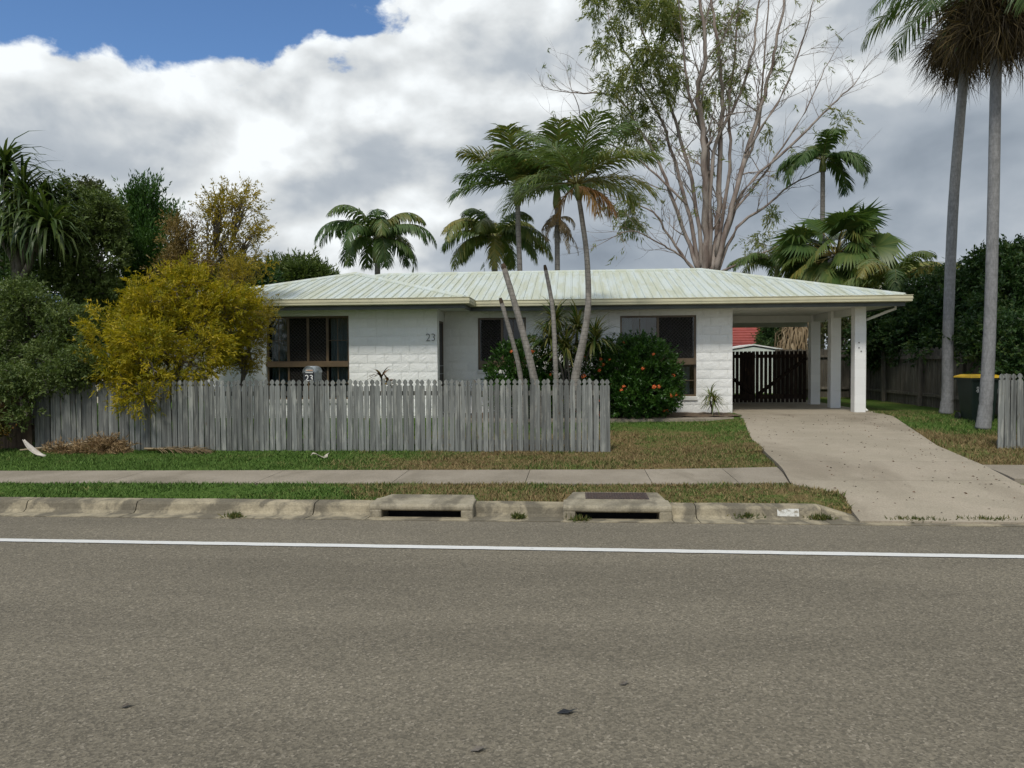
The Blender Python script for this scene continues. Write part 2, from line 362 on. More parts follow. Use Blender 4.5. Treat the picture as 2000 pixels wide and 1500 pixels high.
def build_ground():
    xs = np.unique(np.concatenate([[-900, -300, -120, -60, -35, -24], np.arange(-16, 14.01, .1), [16, 20, 30, 60, 120, 300, 900]]))
    ys = np.unique(np.concatenate([[-300, -100, -40, -15, -9, -8.6, -8.3, 0], np.arange(8.0, 19.01, .1), np.arange(20, 40, 2.), [60, 120, 250, 500, 900, 1800]]))
    nx, ny = len(xs), len(ys); V = np.zeros((nx*ny, 3))
    for j, y in enumerate(ys):
        for i, x in enumerate(xs):
            z = ground_z(x, y)
            if -16 < x < 14 and 8.4 < y < 19: z += .018*mnoise.noise((x*1.3, y*1.3, 0))*(1-smooth(17, 18.3, y))
            V[j*nx+i] = (x, y, z)
    a = np.arange(nx*ny).reshape(ny, nx)
    Fc = np.stack([a[:-1, :-1], a[:-1, 1:], a[1:, 1:], a[1:, :-1]], -1).reshape(-1, 4)
    o = bpy.data.objects.new('ground', arr_mesh('ground', V, Fc, turf, smooth_=True)); link(o)
    tag(o, 'lawn and verge ground with patchy green and dried grass', 'ground', kind='structure')
build_ground()

def build_road():
    xs = list(np.arange(-60, 61, 4.)); xs = [-900, -300, -120]+xs+[120, 300, 900]; ys = [-8.3, -4, 0, 4, 7.9]
    V = np.array([(x, y, 0. if y < 7.8 else -.004) for y in ys for x in xs]); nx = len(xs); a = np.arange(len(V)).reshape(len(ys), nx)
    o = bpy.data.objects.new('road', arr_mesh('road', V, np.stack([a[:-1, :-1], a[:-1, 1:], a[1:, 1:], a[1:, :-1]], -1).reshape(-1, 4), asphalt)); link(o)
    tag(o, 'grey brown chip seal road running past the house', 'road', kind='structure')
    mb = MB(); w = .055
    rnd = random.Random(2); top = []; bot = []
    for i in range(-600, 601):
        x = i*.1*1.0; y = 6.71-.0131*(x+.85)
        top.append((x, y+w+rnd.uniform(-.004, .004), .004)); bot.append((x, y-w+rnd.uniform(-.004, .004), .004))
    n = len(top); mb.add(top+bot, [(i, i+1, n+i+1, n+i) for i in range(n-1)])
    tag(mb.build('edge_line', linepaint), 'white painted edge line along the road', 'line', kind='structure')
build_road()

def build_kerb():
    root = bpy.data.objects.new('kerb', None); link(root); root.location = (0, 8.1, 0)
    tag(root, 'weathered concrete kerb and gutter along the road', 'kerb', kind='structure')
    rnd = random.Random(4)
    prof = [(7.86, -.1), (7.86, .004), (8.13, -.006), (8.165, .02), (8.19, .085), (8.215, .108), (8.36, .118), (8.36, -.1)]
    flat = [(7.86, -.1), (7.86, .004), (8.13, -.006), (8.165, .004), (8.19, .006), (8.215, .008), (8.36, .012), (8.36, -.1)]
    def seg(x0, x1, pf=prof, pf1=None, name='kerb_segment'):
        mb = MB(); n = max(2, int((x1-x0)/.25)); k = len(pf); vs = []
        for i in range(n+1):
            x = x0+(x1-x0)*i/n; t = i/n
            for q, (y, z) in enumerate(pf):
                yy, zz = y, z
                if pf1: yy = y+(pf1[q][0]-y)*t; zz = z+(pf1[q][1]-z)*t
                if 2 < q < 7: zz += .006*mnoise.noise((x*2.1, q, 3)); yy += .008*mnoise.noise((x*1.7, q, 9))
                vs.append((x, yy, zz))
        fs = [(i*k+j, (i+1)*k+j, (i+1)*k+(j+1) % k, i*k+(j+1) % k) for i in range(n) for j in range(k)]+[tuple(range(k)), tuple(n*k+j for j in range(k-1, -1, -1))]
        mb.add(vs, fs); return mb.build(name, conc_kerb, root)
    cuts = [-60, -40, -28, -20, -15, -11, -8.6, -6.2, -4.9, -2.86, -2.2]
    for a, b in zip(cuts[:-1], cuts[1:]): seg(a+.006, b-.006)
    seg(-1.083, -.13); seg(1.0+.006, 1.26); seg(1.27, 2.55)
    seg(2.556, 2.9, prof, flat)
    seg(2.906, 7.0, flat); seg(7.006, 7.4, flat, prof); seg(7.406, 12); seg(12.01, 40)
    # gutter apron in front of the two drain pits
    for a, b in ((-2.2, -1.083), (-.13, 1.0)):
        mb = MB(); mb.prism([(7.86, -.1), (7.86, .004), (8.1, -.012), (8.1, -.1)], 'x', a+.002, b-.002); mb.build('gutter_apron', conc_kerb, root)
    # faded painted patch with the street number on the kerb face
    mb = MB(); mb.add([(2.10, 8.162, .018), (2.32, 8.162, .018), (2.32, 8.186, .093), (2.10, 8.186, .093)], [(0, 1, 2, 3)])
    o = mb.build('painted_patch', plain('worn_patch_paint', (.62, .62, .58), (.26, .23, .17), .8, 16, lo=.44, hi=.60), root); o['label'] = 'worn white painted number patch on the kerb face'
    return root
KERB = build_kerb()

def drain(x0, x1, label, back, cover):
    root = empty('storm_drain', ((x0+x1)/2, 8.1, 0), label, 'drain', 'kerb inlet drains beside the road')
    y0, y1 = 8.03, back; zt = .135; t = .07
    mb = MB()
    # lintel with the opening under it: curved front lip
    pf = [(y0+.03, .062), (y0, .075), (y0, .11), (y0+.025, zt), (8.36, zt+.008), (8.36, .062)]
    mb.prism(pf, 'x', x0, x1)
    mb.prism([(y0, -.1), (y0, .076), (8.36, .076), (8.36, -.1)], 'x', x0+.001, x0+.13); mb.prism([(y0, -.1), (y0, .076), (8.36, .076), (8.36, -.1)], 'x', x1-.13, x1-.001)
    o = mb.build('lintel', conc_drain, root)
    bv = o.modifiers.new('b', 'BEVEL'); bv.width = .012; bv.segments = 2
    mb = MB(); mb.box(x0+.13, x1-.13, 8.34, 8.4, -.5, .07); mb.box(x0+.13, x1-.13, 8.1, 8.36, -.42, -.4); mb.build('pit', dark_m, root)
    mb = MB(); mb.prism([(x0+.02, 8.365), (x1-.02, 8.365), (x1-.06, y1), (x0+.1, y1)], 'z', .02, zt+.006); o = mb.build('cover_slab', conc_drain, root)
    bv = o.modifiers.new('b', 'BEVEL'); bv.width = .012; bv.segments = 2
    if cover:
        cx0, cx1 = x0+.24, x1-.2; cy0, cy1 = 8.40, y1-.07
        mb = MB(); mb.box(cx0, cx1, cy0, cy1, zt-.01, zt+.012); g = mb.build('access_cover', rust_m, root); g['label'] = 'rusty iron chequered access cover'
        me = MB().box(-.011, .011, -.018, .018, 0, .004).mesh('tread', rust_m)
        mb = MB()
        for i in range(22):
            for j in range(9):
                x = cx0+.02+(cx1-cx0-.04)*(i+.5)/22; y = cy0+.015+(cy1-cy0-.03)*(j+.5)/9
                mb.box(x-.008, x+.008, y-.014, y+.014, zt+.012, zt+.017)
        mb.build('tread_pattern', rust_m, g)
drain(-2.2, -1.083, 'concrete kerb inlet with plain slab and no metal cover', 8.62, False)
drain(-.13, 1.0, 'concrete kerb inlet with rusty iron access cover in its slab', 8.86, True)

def slab_grid(mb, lo, hi, y0, y1, zf, n=6, m=6, th=.1):
    """lo(y), hi(y) give x limits"""
    vs = []
    for j in range(m+1):
        y = y0+(y1-y0)*j/m
        for i in range(n+1):
            x = lo(y)+(hi(y)-lo(y))*i/n; vs.append((x, y, zf(x, y)))
    k = (n+1)*(m+1); vs += [(x, y, z-th) for x, y, z in vs]
    a = lambda i, j: j*(n+1)+i
    fs = [(a(i, j), a(i+1, j), a(i+1, j+1), a(i, j+1)) for i in range(n) for j in range(m)]
    ring = [a(i, 0) for i in range(n)]+[a(n, j) for j in range(m)]+[a(i, m) for i in range(n, 0, -1)]+[a(0, j) for j in range(m, 0, -1)]
    fs += [(ring[i], ring[i-1], ring[i-1]+k, ring[i]+k) for i in range(len(ring))]
    mb.add(vs, fs)
def build_paving():
    root = bpy.data.objects.new('driveway', None); link(root); root.location = (5, 13, .3); tag(root, 'pale brown concrete driveway sloping up to the carport', 'driveway', kind='structure')
    ysp = [7.97, 9.72, 11.0, 13.4, 15.8, 17.93]
    for a, b in zip(ysp[:-1], ysp[1:]):
        mb = MB(); slab_grid(mb, lambda y: edge_x(DRV_L, y), lambda y: edge_x(DRV_R, y), a+.005, b-.005, lambda x, y: dz(y), 8, 10); mb.build('slab', conc_drive, root)
    root2 = bpy.data.objects.new('footpath', None); link(root2); root2.location = (-3, 10, .15); tag(root2, 'concrete footpath crossing the grass verge', 'footpath', kind='structure')
    xs = [-60, -40, -28, -20, -16, -13.2, -10.6, -8.2, -6.0, -4.05, -2.3, -.62, .95, 2.0]
    for x0, x1 in zip(xs, xs[1:]+[None]):
        mb = MB(); x1 = x1 if x1 is not None else 99
        sh = -.22        # joints run slightly askew
        def lo(y, x0=x0): return x0+sh*0
        def hi(y, x1=x1): return min(x1-.008, edge_x(DRV_L, y)-.012)
        def lo(y, x0=x0): return x0
        mbv = []
        n, m = 6, 5; vs = []
        for j in range(m+1):
            for i in range(n+1):
                xa, xb = x0, (x1-.008 if x1 < 50 else edge_x(DRV_L, 9.5+.24*j)-.015)
                x = xa+(xb-xa)*i/n; y = fp_front(x)+(fp_back(x)-fp_front(x))*j/m; vs.append((x, y, gz(x, y)+.012))
        k = len(vs); vs += [(x, y, z-.1) for x, y, z in vs]; a = lambda i, j: j*(n+1)+i
        fs = [(a(i, j), a(i+1, j), a(i+1, j+1), a(i, j+1)) for i in range(n) for j in range(m)]
        ring = [a(i, 0) for i in range(n)]+[a(n, j) for j in range(m)]+[a(i, m) for i in range(n, 0, -1)]+[a(0, j) for j in range(m, 0, -1)]
        fs += [(ring[i], ring[i-1], ring[i-1]+k, ring[i]+k) for i in range(len(ring))]
        mb.add(vs, fs); mb.build('slab', conc_path, root2)
    mb = MB()       # the path on the far side of the driveway
    xs3 = [6.75, 9, 12]
    for x0, x1 in zip(xs3[:-1], xs3[1:]):
        mb = MB(); slab_grid(mb, lambda y: x0+.01 if x0 > 7 else edge_x(DRV_R, y)+.012, lambda y: x1-.008, 9.75, 10.8, lambda x, y: gz(x, y)+.012); mb.build('slab', conc_path, root2)
    # house path along the garden bed
    root3 = bpy.data.objects.new('garden_path', None); link(root3); root3.location = (2, 17, .35); tag(root3, 'narrow concrete path beside the garden bed', 'path', kind='structure')
    xs4 = [-2.6, -1.2, .2, 1.6, 2.8, 3.77]
    for x0, x1 in zip(xs4[:-1], xs4[1:]):
        mb = MB(); n = 6; vs = []
        for i in range(n+1):
            x = x0+.004+(x1-x0-.008)*i/n; yc = 16.55+.35*smooth(0, 3.8, x)
            vs += [(x, yc, .385+.01*0), (x, yc+.5, .40)]
        k = len(vs); vs += [(x, y, z-.15) for x, y, z in vs]
        fs = [(2*i, 2*i+2, 2*i+3, 2*i+1) for i in range(n)]+[(2*i, 2*i+k, 2*i+2+k, 2*i+2) for i in range(n)]+[(2*i+1, 2*i+3, 2*i+3+k, 2*i+1+k) for i in range(n)]+[(0, 1, 1+k, k), (2*n, 2*n+k, 2*n+1+k, 2*n+1)]
        mb.add(vs, fs); mb.build('slab', conc_path, root3)
    mb = MB(); mb.box(3.72, 7.05, 17.94, 25.2, .2, .41); tag(mb.build('carport_slab', conc_drive), 'shaded concrete floor of the carport', 'floor', kind='structure')
build_paving()

# ------------------------------------------------------------------ house
XL, XW, XR, YFW, YF, HD, TP, ZE = -9.3, -2.42, 7.38, 16.9, 17.9, 3.85, .279, 3.07
YB = YF+2*HD; SOF = 2.87; FLR = .41
HOUSE = empty('house', (0, 18.5, .38), 'white painted block house with pale ribbed metal roof', 'house')
OPEN_MAIN = [(-2.34, -1.17, 1.45, 2.71), (1.08, 2.87, .79, 2.72)]
OPEN_WING = [(-7.22, -5.235, .79, 2.74)]

def wall_with_holes(mb, x0, x1, z0, z1, y0, y1, holes):
    xs = sorted({x0, x1, *[h[0] for h in holes], *[h[1] for h in holes]})
    for a, b in zip(xs[:-1], xs[1:]):
        cut = [h for h in holes if h[0] <= a+1e-6 and h[1] >= b-1e-6]; z = z0
        for h in sorted(cut, key=lambda q: q[2]):
            if h[2] > z: mb.box(a, b, y0, y1, z, h[2])
            z = h[3]
        if z < z1: mb.box(a, b, y0, y1, z, z1)
BLOCKS = []
def make_blocks():
    for s in range(6):
        rnd = random.Random(50+s); mb = MB(); n, m = 7, 4; W_, H_ = .392, .192; vs = []
        for j in range(m+1):
            for i in range(n+1):
                e = i in (0, n) or j in (0, m); x = -W_/2+W_*i/n; z = -H_/2+H_*j/m
                if not e: x += rnd.uniform(-.015, .015); z += rnd.uniform(-.012, .012)
                vs.append((x, -.002 if e else -.003-rnd.random()*.007, z))
        a = lambda i, j: j*(n+1)+i
        fs = [(a(i, j), a(i+1, j), a(i+1, j+1), a(i, j+1)) for i in range(n) for j in range(m)]
        ring = [a(i, 0) for i in range(n)]+[a(n, j) for j in range(m)]+[a(i, m) for i in range(n, 0, -1)]+[a(0, j) for j in range(m, 0, -1)]
        k = len(vs); rv = [vs[q] for q in ring]; vs += [(x, .012, z) for x, y, z in rv]
        fs += [(ring[i], ring[(i+1) % len(ring)], k+(i+1) % len(ring), k+i) for i in range(len(ring))]
        mb.add(vs, fs); BLOCKS.append(mb.mesh('block', whiteb))
make_blocks()
def lay_blocks(parent, x0, x1, z0, z1, Y, holes, seed):
    rnd = random.Random(seed); nrow = round((z1-z0)/.2045); ch = (z1-z0)/nrow
    for r in range(nrow):
        za, zb = z0+r*ch, z0+(r+1)*ch; zc = (za+zb)/2
        segs = [(x0, x1)]
        for h in holes:
            if h[2] < zb-.07 and h[3] > za+.07:
                segs = [q for s in segs for q in ((s[0], min(s[1], h[0])), (max(s[0], h[1]), s[1])) if q[1]-q[0] > .03]
        for a, b in segs:
            first = math.floor(a/.4)*.4+(.2 if r % 2 else 0)
            cuts = [a]+[first+.4*i for i in range(0, 40) if a+.06 < first+.4*i < b-.06]+[b]
            for p, q in zip(cuts[:-1], cuts[1:]):
                hz0, hz1 = za, zb
                for h in holes:      # trim a course to a lintel or sill edge
                    if p < h[1]-.01 and q > h[0]+.01:
                        if za < h[3] < zb and h[3]-za <= .07+1e-6: hz0 = h[3]
                        if za < h[2] < zb and zb-h[2] <= .07+1e-6: hz1 = h[2]
                put(rnd.choice(BLOCKS), 'block', ((p+q)/2, Y, (hz0+hz1)/2), parent, scale=((q-p)/.4, 1, (hz1-hz0)/.2))

def build_walls():
    mb = MB(); wall_with_holes(mb, -3.15, 3.70, .2, SOF, 18.512, 18.7, OPEN_MAIN); w = mb.build('front_wall', whiteb, HOUSE)
    lay_blocks(w, -3.15, 3.71, FLR-.02, SOF-.004, 18.5, OPEN_MAIN, 1)
    mb = MB(); wall_with_holes(mb, -8.72, -3.16, .2, SOF, 17.512, 17.7, OPEN_WING); w = mb.build('wing_wall', whiteb, HOUSE)
    lay_blocks(w, -8.72, -3.15, FLR-.02, SOF-.004, 17.5, OPEN_WING, 2)
    # return wall of the wing with the entry door opening
    mb = MB(); mb.box(-3.33, -3.152, 17.70, 17.76, .2, SOF); mb.box(-3.33, -3.152, 18.50, 18.512, .2, SOF); mb.box(-3.33, -3.152, 17.76, 18.5, 2.62, SOF); mb.build('entry_wall', whiteb, HOUSE)
    mb = MB(); mb.box(3.52, 3.70, 18.7, 24.9, .2, SOF); mb.box(-8.72, 3.70, 24.9, 25.08, .2, SOF); mb.box(-8.72, -8.54, 17.7, 24.9, .2, SOF); mb.build('outer_wall', whiteb, HOUSE)
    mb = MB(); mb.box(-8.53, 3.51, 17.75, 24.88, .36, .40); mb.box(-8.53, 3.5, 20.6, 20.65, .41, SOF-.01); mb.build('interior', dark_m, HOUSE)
    # entry door in the return wall
    mb = MB(); mb.box(-3.24, -3.20, 17.76, 18.5, .45, 2.62); d = mb.build('entry_door', door_m, HOUSE); d['label'] = 'dark screen door in the side of the wing'
    mb = MB(); mb.box(-3.20, -3.185, 17.76, 17.80, .45, 2.62); mb.box(-3.20, -3.185, 18.46, 18.5, .45, 2.62); mb.box(-3.20, -3.185, 17.80, 18.46, 2.57, 2.62); mb.build('door_frame', frame_m, d)
    for z in (1.55, 1.36): MB().box(-3.20, -3.18, 17.8, 18.46, z, z+.018).build('rail', steel_m, d)
build_walls()

def text_mesh(body, size, mat, name, parent, loc, extr=.004, font_space=1., thin=0.):
    cu = bpy.data.curves.new(name, 'FONT'); cu.body = body; cu.size = size; cu.extrude = extr; cu.align_x = 'CENTER'; cu.offset = thin; cu.space_character = font_space
    tmp = bpy.data.objects.new('tmp', cu); me = bpy.data.meshes.new_from_object(tmp.evaluated_get(bpy.context.evaluated_depsgraph_get())) if False else None
    COL.objects.link(tmp); bpy.context.view_layer.update()
    me = bpy.data.meshes.new_from_object(tmp.evaluated_get(bpy.context.evaluated_depsgraph_get())); COL.objects.unlink(tmp); bpy.data.objects.remove(tmp)
    me.transform(Matrix.Rotation(math.pi/2, 4, 'X')); me.materials.clear(); me.materials.append(mat)
    return put(me, name, loc, parent)
p = PY(832.5, 666, 17.475)
text_mesh('2', .25, num_m, 'house_digit', HOUSE, (p.x+.045, 17.478, p.z), .008, 1., -.0055); text_mesh('3', .25, num_m, 'house_digit', HOUSE, (p.x+.165, 17.478, p.z), .008, 1., -.0055)

def window(x0, x1, z0, z1, Y, cols, zt, low, cw):
    """cols: list of (fraction, kind) across; zt: transom bottom/top or None; low: kinds below"""
    ya, yb = Y+.06, Y+.11; f = .045; mb = MB()
    mb.box(x0, x0+f, ya, yb, z0, z1); mb.box(x1-f, x1, ya, yb, z0, z1); mb.box(x0+f, x1-f, ya, yb, z1-f, z1); mb.box(x0+f, x1-f, ya, yb, z0, z0+f)
    if zt: mb.box(x0+f, x1-f, ya-.012, yb, zt[0], zt[1])
    zl, zh = (zt[1] if zt else z0+f), z1-f
    xs = [x0+f]
    for q, k in cols: xs.append(xs[-1]+q*(x1-x0-2*f))
    for q in xs[1:-1]:
        mb.box(q-.028, q+.028, ya-.006, yb, zl, zh)
        if zt and low: mb.box(q-.02, q+.02, ya, yb, z0+f, zt[0])
    w = mb.build('window', frame_m, HOUSE)
    if zt: MB().box(x0+.01, x1-.01, Y-.012, Y+.058, zt[0]+.012, zt[1]-.03).build('transom_rail', frame_m, w)
    rows = [(zl, zh, [k for _, k in cols])]
    if zt and low: rows.append((z0+f, zt[0], low))
    for a, b, kinds in rows:
        for i, k in enumerate(kinds):
            p, q = xs[i], xs[i+1]
            MB().box(p, q, Y+.085, Y+.09, a, b).build('pane', glass, w)
            if 'g' in k:         # colonial glazing bars
                mb = MB(); c = (p+q)/2; mb.box(c-.008, c+.008, Y+.078, Y+.084, a, b); mid = a+(b-a)*.48; mb.box(p, c-.008, Y+.078, Y+.084, mid-.008, mid+.008); mb.box(c+.008, q, Y+.078, Y+.084, mid-.008, mid+.008)
                mb.build('glazing_bar', frame_m, w)
            if 's' in k:         # diamond security grille
                mb = MB(); st = .085; pp, qq, aa, bb = p+.03, q-.03, a+.01, b-.01
                for sgn in (1, -1):
                    c = -(bb-aa)
                    while c < (qq-pp):
                        xA, xB = max(0, c), min(qq-pp, c+(bb-aa))
                        if xB-xA > .01:
                            zA, zB = aa+(xA-c), aa+(xB-c); yy = Y+.068 if sgn > 0 else Y+.0715
                            xa_, xb_ = (pp+xA, pp+xB) if sgn > 0 else (qq-xA, qq-xB)
                            mb.tube([(xa_, yy, zA), (xb_, yy, zB)], .0045, 3, cap=False)
                        c += st
                mb.build('security_screen', screen_m, w)
                MB().box(p+.028, q-.028, Y+.074, Y+.075, a, b).build('flyscreen', flymesh, w)
    for (p, q, a, b, mt) in cw:
        n = max(6, int((q-p)/.02)); vs = []
        for i in range(n+1):
            x = p+(q-p)*i/n; y = Y+.24+.025*math.sin(i*1.15)+.01*math.sin(i*.37); vs += [(x, y, a), (x, y, b)]
        mb = MB(); mb.add(vs, [(2*i, 2*i+2, 2*i+3, 2*i+1) for i in range(n)]); mb.build('curtain', mt, w)
    return w
def mk_fly():
    m, T, b = base_mat('flyscreen_mesh'); tr = T.n('ShaderNodeBsdfTransparent'); df = T.n('ShaderNodeBsdfDiffuse'); df.inputs[0].default_value = (.035, .033, .03, 1)
    mx = T.n('ShaderNodeMixShader'); mx.inputs[0].default_value = .5; T.l.new(tr.outputs[0], mx.inputs[1]); T.l.new(df.outputs[0], mx.inputs[2]); T.l.new(mx.outputs[0], m.node_tree.nodes['Material Output'].inputs[0]); return m
flymesh = mk_fly()
o = OPEN_WING[0]; window(o[0], o[1], o[2], o[3], 17.5, [(.25, 'g'), (.25, 's'), (.245, 's'), (.255, 'g')], (1.545, 1.69), ['g', 's', 's', 'g'],
                         [(o[0]+.05, o[0]+.52, .84, 2.69, curtain_m), (o[1]-.50, o[1]-.05, .84, 2.69, curtain_m)])
o = OPEN_MAIN[0]; window(o[0], o[1], o[2], o[3], 18.5, [(.5, 's'), (.5, 'g')], (1.50, 1.67), None, [])
o = OPEN_MAIN[1]; window(o[0], o[1], o[2], o[3], 18.5, [(.5, 'g'), (.5, 's')], (1.54, 1.70), ['g', 'g'],
                         [(o[0]+.05, o[0]+.30, .84, 2.68, curtain_m), (o[0]+.34, o[0]+.62, .84, 2.68, curtain2_m), (o[1]-.3, o[1]-.12, .84, 1.5, curtain_m)])
for o, Y in ((OPEN_MAIN[1], 18.5), (OPEN_WING[0], 17.5), (OPEN_MAIN[0], 18.5)): MB().prism([(Y-.04, o[2]-.085), (Y-.045, o[2]-.01), (Y+.06, o[2]+.0), (Y+.06, o[2]-.085)], 'x', o[0]-.02, o[1]+.02).build('window_sill', white_m, HOUSE)

def build_roof():
    eave = [(XL, YFW), (XW, YFW), (XW, YF), (XR, YF), (XR, YB), (XL, YB)]
    w = (XW-XL)/2; z = lambda h: ZE+TP*h
    A = (XL+w, YFW+w, z(w)); B = (XL+w, YF+w, z(w)); R1 = (XL+HD, YF+HD, z(HD)); R2 = (XR-HD, YF+HD, z(HD))
    cWL, cW, V, cR, cRB, cLB = [(x, y, ZE) for x, y in eave]
    mb = MB(); mb.add([cWL, A, B, R1, cLB, cRB, R2], [(0, 1, 2, 3, 4), (4, 3, 6, 5)]); roof = mb.build('roof', roofm, HOUSE)
    def sheets(poly, e0, e1):
        """ribbed sheets covering a convex roof plane whose eave runs e0->e1"""
        e0, e1 = Vector(e0), Vector(e1); a = (e1-e0).normalized(); cen = sum((Vector(p) for p in poly), Vector())/len(poly)
        n = (Vector(poly[1])-Vector(poly[0])).cross(Vector(poly[2])-Vector(poly[0])).normalized(); n = n if n.z > 0 else -n
        s = n.cross(a); s = s if s.dot(cen-e0) > 0 else -s
        ss_ = [(Vector(p)-e0).dot(s) for p in poly]; aa = [(Vector(p)-e0).dot(a) for p in poly]; L = max(aa)-min(aa); a0 = min(aa)
        W_ = .76; k = int(L/W_)+1
        for i in range(k):
            bm = bmesh.new(); prof = []
            for r_ in range(4):
                b0 = i*W_+r_*.19; prof += [(b0, 0), (b0+.058, 0), (b0+.072, .026), (b0+.098, .026), (b0+.112, 0)]
            prof.append(((i+1)*W_+.0, 0))
            vs = []
            for q, h in prof:
                for t in (-.05, max(ss_)+.05): vs.append(bm.verts.new(e0+a*(a0+q)+s*t+n*(h+.004*(i % 2)+.003)))
            for j in range(len(prof)-1): bm.faces.new((vs[2*j], vs[2*j+2], vs[2*j+3], vs[2*j+1]))
            for j in range(len(poly)):
                p, q = Vector(poly[j]), Vector(poly[(j+1) % len(poly)]); d = (q-p); d.z = 0
                if abs(p.z-ZE) < 1e-4 and abs(q.z-ZE) < 1e-4 and abs(abs(d.normalized().dot(a))-1) < 1e-3: continue
                nn = Vector((d.y, -d.x, 0)).normalized()
                if nn.dot(cen-p) < 0: nn = -nn
                bmesh.ops.bisect_plane(bm, geom=bm.verts[:]+bm.edges[:]+bm.faces[:], plane_co=p, plane_no=nn, clear_inner=True)
            if bm.faces:
                me = bpy.data.meshes.new('roof_sheet'); bmesh.ops.recalc_face_normals(bm, faces=bm.faces); bm.to_mesh(me); me.materials.append(roofm)
                put(me, 'roof_sheet', (0, 0, 0), roof)
            bm.free()
    sheets([V, cR, R2, R1, B], V, cR); sheets([cWL, cW, A], cWL, cW); sheets([cW, V, B, A], cW, V); sheets([cR, cRB, R2], cR, cRB)
    for p, q in ((R1, R2), (A, B), (B, R1), (A, cW), (A, cWL), (R2, cR), (R2, cRB)):
        p, q = Vector(p), Vector(q); d = (q-p).normalized(); sd = d.cross(Vector((0, 0, 1))).normalized(); hip = abs(d.z) > .05; h = .05 if not hip else .045
        dr = TP*.11*(.72 if hip else 1.0); mb = MB(); vs = []
        for e in (p, q):
            for off, hh in ((-.125, h-dr-.052), (-.12, h-dr-.012), (-.03, h-.008), (0, h+.012), (.03, h-.008), (.12, h-dr-.012), (.125, h-dr-.052)): vs.append(e+sd*off+Vector((0, 0, hh)))
        mb.add(vs, [(i, i+1, i+8, i+7) for i in range(6)]+[tuple(range(6, -1, -1)), tuple(range(7, 14))]); mb.build('ridge_cap', roofm, roof)
    def sweep(prof, name, mat, parent):
        n = len(eave); k = len(prof); vs = []
        for i in range(n):
            p0, p1, p2 = Vector(eave[i-1]), Vector(eave[i]), Vector(eave[(i+1) % n]); d0 = (p1-p0).normalized(); d1 = (p2-p1).normalized()
            n0, n1 = Vector((d0.y, -d0.x)), Vector((d1.y, -d1.x)); mi = n0+n1
            for o_, zz in prof: q = p1+mi*o_; vs.append((q.x, q.y, zz))
        fs = [(i*k+j, ((i+1) % n)*k+j, ((i+1) % n)*k+(j+1) % k, i*k+(j+1) % k) for i in range(n) for j in range(k)]
        mb = MB(); mb.add(vs, fs); return mb.build(name, mat, parent)
    g = 3.075
    sweep([(.0, g-.15), (.085, g-.15), (.11, g-.135), (.112, g-.09), (.120, g-.085), (.120, g-.045), (.112, g-.04), (.112, g-.015), (.125, g-.008), (.125, g+.004), (.105, g+.004), (.10, g-.02), (.10, g-.12), (.0, g-.13)], 'gutter', gutter_m, roof)
    sweep([(-.02, SOF-.035), (-.001, SOF-.035), (-.001, g-.02), (-.02, g-.02)], 'fascia', fascia_m, roof)
    mb = MB(); i_ = .02
    mb.add([(x, y, SOF) for x, y in ((XL+i_, YFW+i_), (XW-i_, YFW+i_), (XW-i_, YF+i_), (XR-i_, YF+i_), (XR-i_, YB-i_), (XL+i_, YB-i_))], [(0, 1, 2, 3, 4, 5)]); mb.build('soffit', soffit_m, HOUSE)
    # soffit cover strips
    for x in (-1.9, .5, 2.9, 4.1, 5.4): MB().box(x-.02, x+.02, YF+.03, 18.47 if x < 3.7 else 21.8, SOF-.008, SOF-.001).build('cover_strip', soffit_m, HOUSE)
build_roof()

def build_carport():
    bm_ = MB().box(-.124, .124, -.124, .124, -.0985, .0985).mesh('block', whiteb)
    for y in (18.62, 20.3, 21.95):
        x = 6.625; mb = MB(); mb.box(x-.12, x+.12, y-.12, y+.12, .3, SOF); post = mb.build('carport_post', whiteb, HOUSE)
        n = 12; ch = (SOF-.006-FLR)/n
        for i in range(n): put(bm_, 'block', (x, y, FLR+ch*(i+.5)), post, scale=(1, 1, ch/.2*1.0))
    MB().box(3.7, 6.9, 21.9, 22.0, 2.68, SOF-.002).build('carport_beam', soffit_m, HOUSE)
    MB().box(6.56, 6.69, 18.75, 21.82, 2.7, SOF-.002).build('carport_beam', soffit_m, HOUSE)
    MB().box(3.72, 7.3, 24.9, 25.0, 2.68, SOF-.002).build('carport_beam', soffit_m, HOUSE)
    # rectangular downpipe slanting from the gutter to the post
    mb = MB(); mb.tube([(7.33, 18.3, 2.93), (7.33, 18.3, 2.80), (7.2, 18.4, 2.75), (6.79, 18.66, 2.56), (6.79, 18.66, 2.40), (6.79, 18.66, .5), (6.82, 18.6, .43)], .036, 4); mb.build('downpipe', white_m, HOUSE)
    mb = MB()
    for i, (dx, dz_) in enumerate(((0, 0), (.0, -.12), (.05, -.2))): mb.box(6.58+dx, 6.605+dx, 18.485, 18.49, 2.02+dz_, 2.05+dz_)
    mb.build('hose_bracket', num_m, HOUSE)
build_carport()

